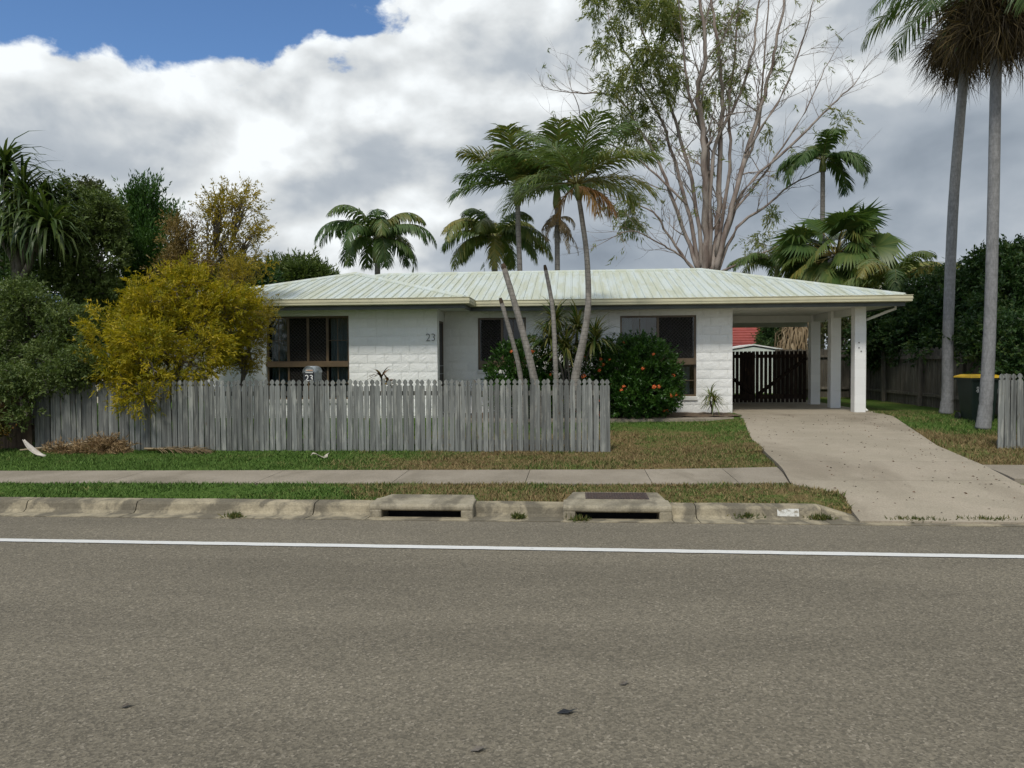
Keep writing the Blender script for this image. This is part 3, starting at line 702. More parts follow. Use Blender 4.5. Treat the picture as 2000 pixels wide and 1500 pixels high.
def build_gate():
    Y = 22.14
    for k, (x0, x1, lab) in enumerate(((3.74, 5.06, 'dark brown paling gate leaf beside the house wall'), (5.08, 6.46, 'dark brown paling gate leaf beside the carport post'))):
        g = empty('carport_gate', ((x0+x1)/2, Y, .43), lab, 'gate', 'pair of gates across the carport')
        me = MB().box(-.042, .042, -.01, .01, 0, 1.44).mesh('paling', gate_m); n = 12; st = (x1-x0-.084)/(n-1)
        for i in range(n): put(me, 'paling', (x0+.042+st*i, Y, .45), g)
        for z in (.55, 1.70): MB().box(x0, x1, Y-.06, Y-.012, z, z+.13 if z < 1 else z+.1).build('rail', gate_m, g)
        a, b = ((x0+.02, 1.68), (x1-.06, .68)) if k == 0 else ((x1-.02, 1.68), (x0+.06, .68))
        mb = MB(); mb.tube([(a[0], Y-.036, a[1]), (b[0], Y-.036, b[1])], .05, 4); mb.build('brace', gate_m, g)
        if k == 0: MB().box(x1-.42, x1-.02, Y+.012, Y+.03, .5, 1.86).build('back_board', gate_m, g)
build_gate()

# ------------------------------------------------------------------ fences
def picket_meshes():
    out = []
    for s in range(3):
        w = .0395+.001*s; h = 1.185
        P = [(-w, 0), (w, 0), (w, h-.115), (w*.92, h-.105), (w*.52, h-.095), (w*.46, h-.085), (w*.62, h-.072), (w*.95, h-.058), (w*.80, h-.035), (w*.42, h-.012), (0, h), (-w*.42, h-.012), (-w*.80, h-.035), (-w*.95, h-.058), (-w*.62, h-.072), (-w*.46, h-.085), (-w*.52, h-.095), (-w*.92, h-.105), (-w, h-.115)]
        out.append(MB().prism(P, 'y', -.0095, .0095).mesh('picket', picket_m))
    return out
PICK = picket_meshes()
def picket_fence(x0, x1, Y, label, posts, seed):
    rnd = random.Random(seed); root = empty('picket_fence', ((x0+x1)/2, Y, .17), label, 'fence', 'front picket fences'); n = round((x1-x0)/.0945)
    sag = lambda x: .025*mnoise.noise((x*.35, 4.2, 0))
    for i in range(n+1):
        x = x0+(x1-x0)*i/n+rnd.uniform(-.006, .006); lo = float(np.interp(x, [-9.2, .5, 6.5], [.185, .185, .22]))
        h = 1.0+rnd.uniform(-.006, .008); put(rnd.choice(PICK), 'picket', (x, Y+rnd.uniform(-.004, .004), lo+sag(x)+rnd.uniform(-.012, .006)), root, (rnd.gauss(0, .006), rnd.gauss(0, .008), rnd.gauss(0, .05)), (1, 1, h))
    for zb, hh in ((.30, .075), (1.10, .075)):
        cuts = [x0-.03]+[p for p in posts if x0+.3 < p < x1-.3]+[x1+.03]
        for a, b in zip(cuts[:-1], cuts[1:]):
            MB().box(a+.004, b-.004, Y+.014, Y+.055, zb+sag((a+b)/2), zb+hh+sag((a+b)/2)).build('rail', rail_m, root)
    for p in posts: MB().box(p-.05, p+.05, Y+.057, Y+.155, .1, 1.32 if p < .3 else 1.40).build('post', rail_m, root)
picket_fence(-9.2, .53, 12.45, 'long weathered grey picket fence in front of the house', [-9.1, -6.7, -4.3, -1.9, .28], 3)
picket_fence(6.62, 9.0, 12.55, 'short weathered picket fence beside the yellow lidded bin', [6.75, 8.8], 9)

def paling_fence(pts, h, label, mat, w=.145, seed=1, inside=1, posts=2.4, group='timber boundary fences', z0=.30):
    root = empty('paling_fence', (*pts[0], z0), label, 'fence', group); rnd = random.Random(seed)
    me = MB().box(-w/2+.003, w/2-.003, -.009, .009, 0, h).mesh('paling', mat)
    for a, b in zip(pts[:-1], pts[1:]):
        a, b = Vector(a), Vector(b); d = b-a; L = d.length; d.normalize(); ang = math.atan2(d.y, d.x); nn = Vector((-d.y, d.x))*inside; n = int(L/w)
        for i in range(n):
            q = a+d*(w*(i+.5)); put(me, 'paling', (q.x, q.y, z0+rnd.uniform(-.03, .03)), root, (rnd.gauss(0, .008), rnd.gauss(0, .008), ang+rnd.gauss(0, .02)))
        for z in (.35, h-.28):
            q = (a+b)/2+nn*.04; o = put(MB().box(-L/2, L/2, -.025, .025, 0, .08).mesh('rail', mat), 'rail', (q.x, q.y, z0+z), root, (0, 0, ang))
        k = int(L/posts)
        for i in range(k+1):
            q = a+d*min(L-.1, .2+posts*i)+nn*.11; put(MB().box(-.05, .05, -.045, .045, 0, h+.02).mesh('post', mat), 'post', (q.x, q.y, z0-.05), root, (rnd.gauss(0, .012), rnd.gauss(0, .015), ang))
paling_fence([(9.35, 26.5), (9.35, 13.2)], 1.62, 'tall weathered paling fence along the driveway boundary', paling_m, seed=5, inside=-1)
paling_fence([(6.75, 26.6), (9.3, 26.6)], 1.7, 'brown paling fence across the yard behind the carport posts', paling_m, seed=6, inside=-1)
paling_fence([(-12.6, 12.6), (-9.27, 12.6)], 1.2, 'dark brown board fence beside the end of the picket fence', brownboard_m, seed=7, inside=1, z0=.17)
paling_fence([(3.8, 34.0), (7.6, 34.0)], 1.5, 'weathered back fence seen between the carport gates', paling_m, seed=8, inside=-1)

# ------------------------------------------------------------------ plants: helpers
def unit(a): return a/np.maximum(1e-9, np.linalg.norm(a, axis=-1, keepdims=True))
def leaf_arrays(P, D, L, W, rng, fold=.25, droop=0.):
    """diamond leaves: base P, direction D, length L, width W -> verts (4n,3), faces (2n,3)"""
    n = len(P); D = unit(D); side = unit(np.cross(D, unit(rng.normal(size=(n, 3)))+np.array([0, 0, .6]))); nor = np.cross(side, D)
    L = np.asarray(L).reshape(-1, 1); W = np.asarray(W).reshape(-1, 1); mid = P+D*L*.45+nor*L*.06
    tip = P+D*L+nor*L*(-fold*.4); tip[:, 2] -= (droop*L)[:, 0]
    V = np.stack([P, mid+side*W*.5, tip, mid-side*W*.5], 1).reshape(-1, 3); b = np.arange(n)[:, None]*4
    return V, np.concatenate([b+np.array([[0, 1, 2]]), b+np.array([[0, 2, 3]])], 1).reshape(-1, 3)
def sprigs(blobs, n, rng, shell=.5, gap=.0, gs=1.4):
    """sprig origins and outward directions spread through ellipsoid blobs (cx,cy,cz,rx,ry,rz)"""
    B = np.array(blobs, float); w = B[:, 3]*B[:, 4]*B[:, 5]; w = w**.8; k = rng.choice(len(B), size=int(n*(1.6 if gap else 1)), p=w/w.sum()); B = B[k]
    u = unit(rng.normal(size=(len(k), 3))); r = (shell+(1-shell)*rng.random((len(k), 1)))**.6*(.85+.3*rng.random((len(k), 1)))
    P = B[:, :3]+u*r*B[:, 3:6]
    if gap:
        q = np.array([mnoise.noise(Vector(p)*gs) for p in P]); keep = np.argsort(-q)[:n] if gap >= 1 else np.where(q+rng.normal(size=len(q))*.25 > -.25)[0][:n]
        P, u = P[keep], u[keep]
    return P, u
def foliage_mesh(name, P, U, rng, mat, k=10, slen=.25, L=.08, W=.03, out=.8, up=.3, wild=.5, ang=.9, droop=0., tone=None, sdroop=0., fold=.25):
    n = len(P); A = unit(U*out+np.array([0, 0, up])+rng.normal(size=(n, 3))*wild); sl = slen*(.6+.8*rng.random((n, 1)))
    t = rng.random((n, k)); base = P[:, None, :]+A[:, None, :]*(t*sl)[:, :, None]; base[:, :, 2] -= sdroop*(t*sl)**2/np.maximum(sl, .01)
    base += rng.normal(size=base.shape)*slen*.05
    A2 = A.copy()[:, None, :]+np.zeros((n, k, 3)); A2[:, :, 2] -= sdroop*2*t
    D = A2+rng.normal(size=(n, k, 3))*ang; sv_ = rng.random((n, 1)); v = np.clip(.65*sv_+.35*rng.random((n, k))+(0 if tone is None else tone[:, None]), 0, 1)
    m = n*k; V, Fc = leaf_arrays(base.reshape(-1, 3), D.reshape(-1, 3), L*(.65+.7*rng.random(m)), W*(.7+.6*rng.random(m)), rng, fold, droop)
    return arr_mesh(name, V, Fc, mat, np.repeat(v.ravel(), 2))
def limb_path(a, b, rnd, sag=.0, n=4, wob=.06):
    a, b = Vector(a), Vector(b); L = (b-a).length; pts = []
    for i in range(n+1):
        t = i/n; p = a.lerp(b, t); p.z += L*.12*math.sin(math.pi*t)*(1 if sag == 0 else -sag)
        if 0 < i < n: p += Vector((rnd.gauss(0, 1), rnd.gauss(0, 1), rnd.gauss(0, .5)))*L*wob
        pts.append(p)
    return pts
def blob(px, py, Y, rx, ry, depth=None):
    p = PY(px, py, Y); s = SC(p); return (p.x, p.y, p.z, rx*s, (depth if depth else rx*s), ry*s)
def tree(name, label, cat, base, blobs, mat, n, seed, group=None, bark=None, trad=.12, fork=.45, shell=.5, gap=0, twigs=60, gs=1.4, clump=12, **kw):
    rng = np.random.default_rng(seed); rnd = random.Random(seed); base = Vector(base); root = empty(name, base, label, cat, group); mb = MB()
    B = np.array(blobs); c = Vector(B[:, :3].mean(0)); fk = base.lerp(Vector((base.x*.6+c.x*.4, base.y*.6+c.y*.4, c.z)), fork); fk.z = base.z+(c.z-base.z)*fork
    tp = limb_path(base-Vector((0, 0, .1)), fk, rnd, 0, 5, .03); mb.tube(tp, [trad*(1.25-.5*i/5) for i in range(6)], 8)
    if clump:
        cl = []
        for b in blobs:
            for _ in range(clump):
                u = unit(rng.normal(size=3)); q = rng.uniform(.26, .46); cl.append((*(np.array(b[:3])+u*np.array(b[3:6])*rng.uniform(.45, .85)), b[3]*q, b[4]*q, b[5]*q))
        P, U = sprigs(cl, n, rng, shell, gap, gs); U = unit(U+.6*unit(P-B[:, :3].mean(0)))
    else: P, U = sprigs(blobs, n, rng, shell, gap, gs)
    for b in blobs:
        e = Vector(b[:3]); lp = limb_path(fk, e, rnd, 0, 5, .05); mb.tube(lp, [trad*.62*(1-.14*i) for i in range(6)], 6)
    for q in rng.choice(len(P), size=min(twigs, len(P)), replace=False):
        e = Vector(P[q]); b = min(blobs, key=lambda b: (Vector(b[:3])-e).length); s_ = Vector(b[:3]).lerp(fk, rnd.random()*.35); mb.tube(limb_path(s_, e, rnd, 0, 3, .06), [trad*.22, trad*.17, trad*.12, trad*.05], 4, cap=False)
    mb.build('trunk', bark or bark_m, root, True)
    me = foliage_mesh('crown', P, U, rng, mat, **kw); put(me, 'crown', (0, 0, 0), root)
    return root

def frond_arrays(base, az, el, length, rng, n=34, ll=.5, lw=.035, droop=1.2, ldroop=.6, vee=.35, start=.12, fwd=.55, ragged=.0):
    """pinnate palm frond; returns leaflet verts/faces and rachis points"""
    N = 14; pts = [np.array(base, float)]; e = el; h = np.array([math.cos(az), math.sin(az), 0]); tv = []
    for i in range(N):
        d = h*math.cos(e)+np.array([0, 0, math.sin(e)]); tv.append(d); pts.append(pts[-1]+d*length/N); e -= droop/N*(.55+.9*i/N)
    tv.append(tv[-1]); pts = np.array(pts); tv = np.array(tv); s = np.linspace(start, .995, n); ii = s*N; i0 = np.minimum(ii.astype(int), N-1); fr = (ii-i0)[:, None]
    P = pts[i0]*(1-fr)+pts[i0+1]*fr; T = unit(tv[i0]*(1-fr)+tv[i0+1]*fr); side = unit(np.cross(T, np.tile([0, 0, 1.], (n, 1))+1e-3)); upv = np.cross(side, T)
    V = []; Fc = []; prof = np.sin(np.clip((s-start)/(1-start)*.93+.07, 0, 1)*math.pi)**.55*ll+.06*ll; o = 0; g = np.array([0, 0, -1.])
    for sg in (1, -1):
        a = fwd+.25*s[:, None]+rng.normal(size=(n, 1))*.07
        D = unit(side*sg*np.cos(a)+T*np.sin(a)+upv*(vee+rng.normal(size=(n, 1))*.12)); Ln = (prof*(.85+.3*rng.random(n)))[:, None]
        if ragged: Ln = Ln*np.where(rng.random((n, 1)) < ragged, .35, 1)
        ld = ldroop*(.7+.6*rng.random((n, 1))); m1 = P+D*Ln*.45+g*Ln*ld*.14; D2 = unit(D+g*ld*.9); m2 = m1+D2*Ln*.32; D3 = unit(D+g*ld*1.9); tp = m2+D3*Ln*.3
        wv = T*lw*.5
        V.append(np.stack([P-wv*.7, P+wv*.7, m1+wv*1.1, m1-wv*1.1, m2+wv*.8, m2-wv*.8, tp], 1).reshape(-1, 3)); b = np.arange(n)[:, None]*7+o
        Fc.append(np.concatenate([b+np.array([[0, 1, 2]]), b+np.array([[0, 2, 3]]), b+np.array([[3, 2, 4]]), b+np.array([[3, 4, 5]]), b+np.array([[5, 4, 6]])], 1).reshape(-1, 3)); o += 7*n
    return np.concatenate(V), np.concatenate(Fc), pts
def frond(parent, mat, base, az, el, length, rng, tone=.5, stalk=.018, name='frond', **kw):
    V, Fc, pts = frond_arrays(base, az, el, length, rng, **kw); N = len(pts)
    mb = MB(); mb.tube(pts, [stalk*(1-.85*i/(N-1)) for i in range(N)], 4); sv_ = np.array(mb.v); sf = np.array([t for f in mb.f if len(f) == 4 for t in ((f[0], f[1], f[2]), (f[0], f[2], f[3]))])
    A = np.concatenate([np.repeat(np.clip(tone+.22*(rng.random(len(Fc)//5)-.5), 0, 1), 5), np.full(len(sf), .97)])
    me = arr_mesh(name, np.concatenate([V, sv_]), np.concatenate([Fc, sf+len(V)]), mat, A); return put(me, name, (0, 0, 0), parent)
def palm(name, label, base, path, rads, mat, fronds, seed, shaft=None, trunk=None, cat='palm', group=None, hang=0, hangmat=None, **kw):
    """path: world points base->crown. fronds: list of (az, el, len[,tone]) """
    rng = np.random.default_rng(seed); root = empty(name, base, label, cat, group); mb = MB(); P = [Vector(p) for p in path]; pts = []; rr = []
    for i in range(len(P)-1):
        for k in range(8):
            t = k/8; a, b, c, d = P[max(i-1, 0)], P[i], P[i+1], P[min(i+2, len(P)-1)]
            q = .5*((2*b)+(c-a)*t+(2*a-5*b+4*c-d)*t*t+(3*b-a-3*c+d)*t**3); pts.append(q); rr.append((rads[i]+(rads[i+1]-rads[i])*t)*(1+.018*((len(pts)) % 2)))
    pts.append(P[-1]); rr.append(rads[-1]); mb.tube(pts, rr, 10); mb.build('trunk', trunk or trunk_far, root, True); top = pts[-1]
    if shaft:
        dirv = (pts[-1]-pts[-3]).normalized(); sp = [top+dirv*shaft[0]*t for t in (-.03, .15, .4, .75, 1.)]; mb = MB(); mb.tube(sp, [shaft[1]*q for q in (1, 1.25, 1.1, .8, .55)], 10); mb.build('crownshaft', shaft_m, root, True); top = sp[-2]
    for f in fronds:
        az, el, ln = f[:3]; frond(root, mat, np.array(top)+np.array([math.cos(az), math.sin(az), 0])*.03, az, el, ln, rng, tone=(f[3] if len(f) > 3 else .25+.4*rng.random()), **kw)
    return root, top, rng
def ring(n, el0, el1, ln, rng, twist=0., jit=.15, tone=None):
    out = []
    for i in range(n):
        az = twist+2*math.pi*i/n+rng.uniform(-jit, jit)*1.5; out.append((az, rng.uniform(el0, el1), ln*rng.uniform(.85, 1.1))+((tone,) if tone is not None else ()))
    return out

def strap_head(c, n, L, W, rng, up=.5, droop=.8, seg=4, spread=1.):
    """rosette of strap leaves"""
    V = []; Fc = []; A = []; o = 0; c = np.array(c, float)
    for i in range(n):
        az = rng.random()*2*math.pi; e = math.asin(np.clip(rng.uniform(-.55, 1)*(1-up*.3)+up*.35, -1, 1))*spread; l = L*rng.uniform(.7, 1.1); p = c+np.array([0, 0, rng.uniform(-.12, .05)*L]); pts = [p]
        for k in range(seg):
            d = np.array([math.cos(az)*math.cos(e), math.sin(az)*math.cos(e), math.sin(e)]); pts.append(pts[-1]+d*l/seg); e -= droop/seg*rng.uniform(.6, 1.2)
        sd = np.array([-math.sin(az), math.cos(az), 0])*W*.5; ws = [.6, 1, .9, .6, 0.03]
        for k in range(seg+1): V += [pts[k]-sd*ws[min(k, 4)], pts[k]+sd*ws[min(k, 4)]]
        for k in range(seg): a = o+2*k; Fc += [(a, a+1, a+3), (a, a+3, a+2)]
        A += [rng.random()]*(2*seg); o += 2*(seg+1)
    return np.array(V), np.array(Fc), np.array(A)

# leaf materials
m_gold = leaf_mat('gold_leaf', [(.13, .15, .012), (.28, .255, .014), (.42, .34, .016), (.52, .39, .02)], .4)
m_gold2 = leaf_mat('dull_gold_leaf', [(.14, .145, .02), (.32, .25, .03), (.46, .34, .04)], .45)
m_brown = leaf_mat('bronze_leaf', [(.12, .095, .035), (.21, .15, .05), (.29, .20, .06)], .25)
m_dark = leaf_mat('dark_leaf', [(.012, .034, .009), (.026, .062, .015), (.05, .10, .024), (.10, .13, .035)], .25)
m_mid = leaf_mat('mid_leaf', [(.045, .075, .018), (.095, .14, .034), (.16, .20, .055)], .25)
m_olive = leaf_mat('olive_leaf', [(.04, .055, .02), (.075, .09, .03), (.12, .125, .045)], .25)
m_cyp = leaf_mat('cypress_leaf', [(.022, .06, .012), (.05, .12, .022), (.10, .19, .035)], .25)
m_ixora = leaf_mat('ixora_leaf', [(.015, .042, .008), (.036, .095, .015), (.08, .16, .026)], .25, .35)
m_gum = leaf_mat('gum_leaf', [(.11, .16, .055), (.19, .235, .08), (.26, .28, .095), (.33, .31, .11)], .5)
m_palm = leaf_mat('palm_leaf', [(.03, .07, .022), (.06, .115, .034), (.10, .155, .045), (.24, .20, .05), (.20, .19, .07)], .3, .4)
m_palmy = leaf_mat('palm_leaf_yellowing', [(.04, .085, .024), (.075, .13, .034), (.14, .18, .05), (.30, .24, .06), (.2, .18, .06)], .3, .4)
m_dry = leaf_mat('dry_frond', [(.16, .11, .06), (.26, .19, .11), (.38, .30, .19)], .2, .8)
m_orange = leaf_mat('browning_frond', [(.10, .09, .03), (.28, .17, .05), (.34, .17, .07), (.36, .22, .1)], .3)
m_string = leaf_mat('seed_strings', [(.03, .022, .012), (.06, .042, .018), (.12, .085, .025)], .1, .8)
m_strap = leaf_mat('strap_leaf', [(.05, .10, .02), (.11, .17, .035), (.19, .20, .05), (.28, .25, .08)], .25, .4)
m_cord = leaf_mat('cordyline_leaf', [(.035, .014, .014), (.075, .03, .025), (.16, .08, .04), (.24, .19, .06)], .25, .4)
flower_m = plain('ixora_flower', (.62, .085, .02), (.72, .2, .05), .6, 40, rnd=.2)

def gp(px, py, Y, z=None):
    p = PY(px, py, Y); return (p.x, p.y, ground_z(p.x, p.y) if z is None else z)

# ------------------------------------------------------------------ garden by the street
tree('golden_shrub', 'big golden yellow feathery shrub spilling over the picket fence', 'shrub', gp(330, 700, 13.5),
     [blob(345, 590, 13.6, 92, 78), blob(255, 640, 13.3, 75, 65), blob(330, 690, 13.0, 95, 70), blob(425, 645, 13.6, 85, 75), blob(225, 705, 12.85, 52, 55), blob(270, 745, 12.6, 55, 42, .3), blob(320, 750, 12.7, 50, 42, .35), blob(360, 540, 13.8, 50, 45), blob(235, 750, 12.3, 42, 42, .25), blob(205, 690, 12.6, 45, 40, .3), blob(455, 600, 13.9, 45, 40), blob(262, 770, 12.15, 30, 32, .2), blob(300, 725, 12.3, 45, 40, .25)],
     m_gold, 2700, 11, clump=8, trad=.06, shell=.35, gap=.5, gs=2.2, twigs=200, k=18, slen=.30, L=.075, W=.021, out=.9, up=.35, wild=.45, ang=.55, sdroop=.15)
tree('golden_shrub', 'thin golden shrub between the picket fence and the wing window', 'shrub', gp(470, 730, 14.8),
     [blob(480, 640, 14.8, 52, 75), blob(462, 570, 14.9, 42, 55), blob(498, 610, 14.7, 38, 50), blob(470, 705, 14.7, 45, 32)],
     m_gold2, 1150, 12, clump=7, trad=.04, shell=.3, gap=.5, gs=2.4, twigs=120, k=14, slen=.22, L=.055, W=.017, out=.8, up=.3, wild=.5, ang=.55)
tree('golden_tree', 'sparse tall tree with yellow leaves and bare grey twigs', 'tree', gp(400, 690, 16.2),
     [blob(425, 415, 16.2, 48, 48), blob(470, 400, 16.3, 38, 42), blob(480, 470, 16.2, 35, 45), blob(405, 410, 16.1, 34, 32), blob(445, 490, 16.4, 40, 40), blob(490, 525, 16.2, 28, 35), blob(405, 500, 16.2, 25, 35)],
     m_gold2, 640, 13, clump=5, trad=.05, fork=.42, shell=.3, gap=.5, gs=1.8, twigs=260, k=12, slen=.3, L=.075, W=.022, out=.7, up=.3, wild=.6, ang=.7)
tree('bronze_shrub', 'dull bronze leafed shrub between the cypress and the sparse golden tree', 'shrub', gp(350, 690, 16.0),
     [blob(348, 480, 16.0, 32, 45), blob(375, 530, 15.8, 38, 40), blob(345, 550, 15.8, 35, 50)],
     m_brown, 1100, 14, trad=.06, shell=.3, twigs=120, k=12, slen=.3, L=.07, W=.02, out=.6, up=.6, wild=.4, ang=.6)
tree('cypress_tree', 'dark green cypress with upright pointed sprays', 'tree', gp(278, 690, 17.2),
     [blob(282, 405, 17.2, 30, 36), blob(262, 440, 17.1, 42, 45), blob(300, 445, 17.2, 36, 45), blob(250, 500, 17.0, 48, 55), blob(300, 520, 17.0, 48, 55), blob(260, 590, 17.0, 60, 65), blob(310, 600, 17.2, 50, 70)],
     m_cyp, 2600, 15, clump=7, trad=.14, shell=.5, k=16, slen=.42, L=.09, W=.03, out=.45, up=1.1, wild=.22, ang=.3)
tree('green_tree', 'rounded mid green tree behind the boundary next to the cypress', 'tree', gp(165, 700, 15.6),
     [blob(165, 435, 15.6, 65, 60), blob(130, 410, 15.7, 45, 45), blob(200, 490, 15.5, 50, 55), blob(130, 500, 15.5, 55, 50), blob(175, 560, 15.4, 55, 55), blob(110, 545, 15.5, 40, 45)],
     m_mid, 3000, 16, clump=10, trad=.14, shell=.55, gap=.5, k=14, slen=.24, L=.075, W=.03, out=.8, up=.3, wild=.6, ang=.8)
tree('green_shrub', 'leafy green shrub drooping over the dark board fence', 'shrub', gp(70, 740, 13.6),
     [blob(60, 600, 13.6, 70, 50), blob(140, 620, 13.5, 60, 45), blob(40, 670, 13.4, 60, 50), blob(120, 700, 13.2, 75, 50), blob(25, 745, 12.9, 50, 40), blob(115, 745, 12.8, 55, 32, .4), blob(-40, 640, 13.6, 70, 80), blob(35, 735, 12.2, 55, 45, .35), blob(110, 735, 12.2, 50, 38, .3), blob(160, 705, 12.3, 40, 38, .3), blob(45, 800, 12.1, 30, 30, .2)],
     m_mid, 4000, 17, clump=9, trad=.08, shell=.5, gap=.5, gs=2., twigs=160, k=13, slen=.24, L=.065, W=.026, out=.8, up=.15, wild=.6, ang=.8)
tree('shady_tree', 'dark leafy tree filling the gap behind the green shrub', 'tree', gp(120, 700, 18.5),
     [blob(40, 520, 18.5, 75, 70), blob(215, 620, 18.5, 75, 75), blob(230, 690, 18., 75, 60), blob(-60, 480, 18.5, 90, 100)],
     m_dark, 2600, 18, trad=.14, shell=.45, k=13, slen=.3, L=.1, W=.045, wild=.6, ang=.8)
tree('far_tree', 'small brownish tree top showing above the green tree', 'tree', gp(185, 640, 26),
     [blob(185, 385, 26, 25, 24), blob(172, 372, 26, 16, 14), blob(200, 405, 26, 16, 20)], m_olive, 420, 19, trad=.12, fork=.8, shell=.3, k=12, slen=.35, L=.14, W=.05, wild=.7, ang=.8)
tree('orange_shrub', 'low shrub with orange tinted leaves at the end of the board fence', 'shrub', (PY(-8, 860, 12.1).x, 12.1, .17),
     [blob(-8, 835, 12.1, 22, 38), blob(-20, 800, 12.2, 25, 40)], leaf_mat('orange_leaf', [(.05, .07, .015), (.12, .11, .02), (.30, .12, .02)], .3), 350, 20, trad=.02, k=10, slen=.15, L=.05, W=.025, wild=.6, ang=.8)

# screw palm at the corner of the neighbouring yard: long drooping straps
def screw_palm():
    rng = np.random.default_rng(31); base = gp(30, 720, 15.); root = empty('screw_palm', base, 'screw palm with long drooping strap leaves above the green shrub', 'palm')
    heads = [PY(8, 330, 15.), PY(62, 425, 14.8), PY(-40, 400, 15.), PY(85, 400, 15.2), PY(20, 440, 14.7), PY(95, 450, 14.6), PY(45, 380, 15.)]; mb = MB(); fk = PY(35, 560, 15.)
    mb.tube([base, fk], [.12, .09], 8)
    for h in heads: mb.tube(limb_path(fk, h, random.Random(2), 0, 4, .03), [.08, .07, .06, .055, .05], 7)
    mb.build('trunk', bark_m, root, True)
    for i, h in enumerate(heads):
        V, Fc, A = strap_head(h, 120, 1.5, .065, rng, .6, 2.7, 5); put(arr_mesh('leaf_head', V, Fc, m_strapd, A*.7), 'leaf_head', (0, 0, 0), root)
m_strapd = leaf_mat('screw_palm_leaf', [(.03, .06, .014), (.07, .11, .025), (.16, .18, .05)], .25, .4)
screw_palm()

def ixora(label, base, blobs, n, seed, nfl):
    root = tree('ixora_bush', label, 'bush', base, blobs, m_ixora, n, seed, group='flowering bushes against the house', clump=0, trad=.04, fork=.3, shell=.72, twigs=40, k=12, slen=.16, L=.075, W=.034, out=.9, up=.5, wild=.35, ang=.6)
    rng = np.random.default_rng(seed+5); mb = MB(); r = np.random.default_rng(9)
    for i in range(26):
        d = unit(r.normal(size=3)); d[2] = abs(d[2])*.8; d = unit(d); c = d*.045; t1 = unit(np.cross(d, [.3, .2, .9])); t2 = np.cross(d, t1); s_ = .017
        mb.add([c-t1*s_, c+t2*s_*.5, c+t1*s_, c-t2*s_*.5], [(0, 1, 2, 3)]); mb.add([c-t2*s_+d*.003, c+t1*s_*.5+d*.003, c+t2*s_+d*.003, c-t1*s_*.5+d*.003], [(0, 1, 2, 3)])
    me = mb.mesh('flower_cluster', flower_m); k = 0; tries = 0
    while k < nfl and tries < nfl*30:
        tries += 1; b = blobs[rng.integers(len(blobs))]; u = unit(rng.normal(size=3)); u[1] = -abs(u[1]); p = np.array(b[:3])+u*np.array(b[3:6])*1.06
        if any(sum(((p[i]-q[i])/q[3+i])**2 for i in range(3)) < .95 for q in blobs if q is not b) or p[2] < .45: continue
        o = put(me, 'flower_cluster', p, root, scale=[rng.uniform(.7, 1.25)]*3); o.rotation_euler = Vector((u[0], u[1], u[2]+.5)).to_track_quat('Z', 'Y').to_euler(); k += 1
ixora('broad ixora bush with red flowers under the middle window, behind the cut palms', gp(1030, 800, 17.6), [blob(1000, 730, 17.5, 42, 55), blob(1035, 715, 17.6, 42, 50), blob(1070, 740, 17.5, 38, 45), blob(1030, 775, 17.4, 70, 45)], 1500, 41, 14)
ixora('rounded dense ixora bush dotted with orange flowers beside the picket fence end', gp(1235, 810, 17.5), [blob(1250, 735, 17.5, 68, 72), blob(1205, 725, 17.5, 45, 55), blob(1150, 735, 17.4, 45, 55), blob(1285, 755, 17.5, 40, 52), blob(1240, 775, 17.3, 75, 38), blob(1165, 780, 17.3, 50, 35)], 3400, 42, 34)

def dracaena(label, base, heads, L, n, seed, droop=1.1, sub=.035, W=.032, group='spiky dracaena plants against the house'):
    rng = np.random.default_rng(seed); root = empty('dracaena', base, label, 'plant', group); mb = MB()
    for h in heads: mb.tube(limb_path(base, h, random.Random(seed), 0, 4, .03), [sub, sub*.9, sub*.8, sub*.7, sub*.6], 6)
    mb.build('stem', bark_m, root, True)
    for h in heads: V, Fc, A = strap_head(h, n, L, W, rng, .5, droop); put(arr_mesh('leaf_head', V, Fc, m_strap, A), 'leaf_head', (0, 0, 0), root)
dracaena('tall spiky dracaena with five leaf heads between the two ixora bushes', gp(1115, 800, 17.0), [PY(1084, 625, 17.0), PY(1074, 660, 16.8), PY(1128, 640, 17.0), PY(1162, 660, 16.9), PY(1105, 680, 16.8)], .74, 130, 45, 1.3, W=.04)
dracaena('small spiky dracaena standing alone at the foot of the white wall', gp(1390, 805, 17.9), [PY(1388, 772, 17.9), PY(1394, 785, 17.8)], .46, 70, 46, 1.2, .02, .022)
V, Fc, A = strap_head(PY(745, 735, 14.2), 16, .36, .055, np.random.default_rng(47), .5, .9); V2, F2, A2 = strap_head(PY(757, 748, 14.2), 14, .32, .055, np.random.default_rng(48), .4, 1.)
root = empty('cordyline', gp(748, 800, 14.2), 'reddish cordyline plant peeping over the picket fence', 'plant')
MB().tube([gp(748, 800, 14.2), PY(745, 735, 14.2)], .018, 6).build('stem', bark_m, root); put(arr_mesh('leaf_head', V, Fc, m_cord, A), 'leaf_head', (0, 0, 0), root); put(arr_mesh('leaf_head', V2, F2, m_cord, A2), 'leaf_head', (0, 0, 0), root)

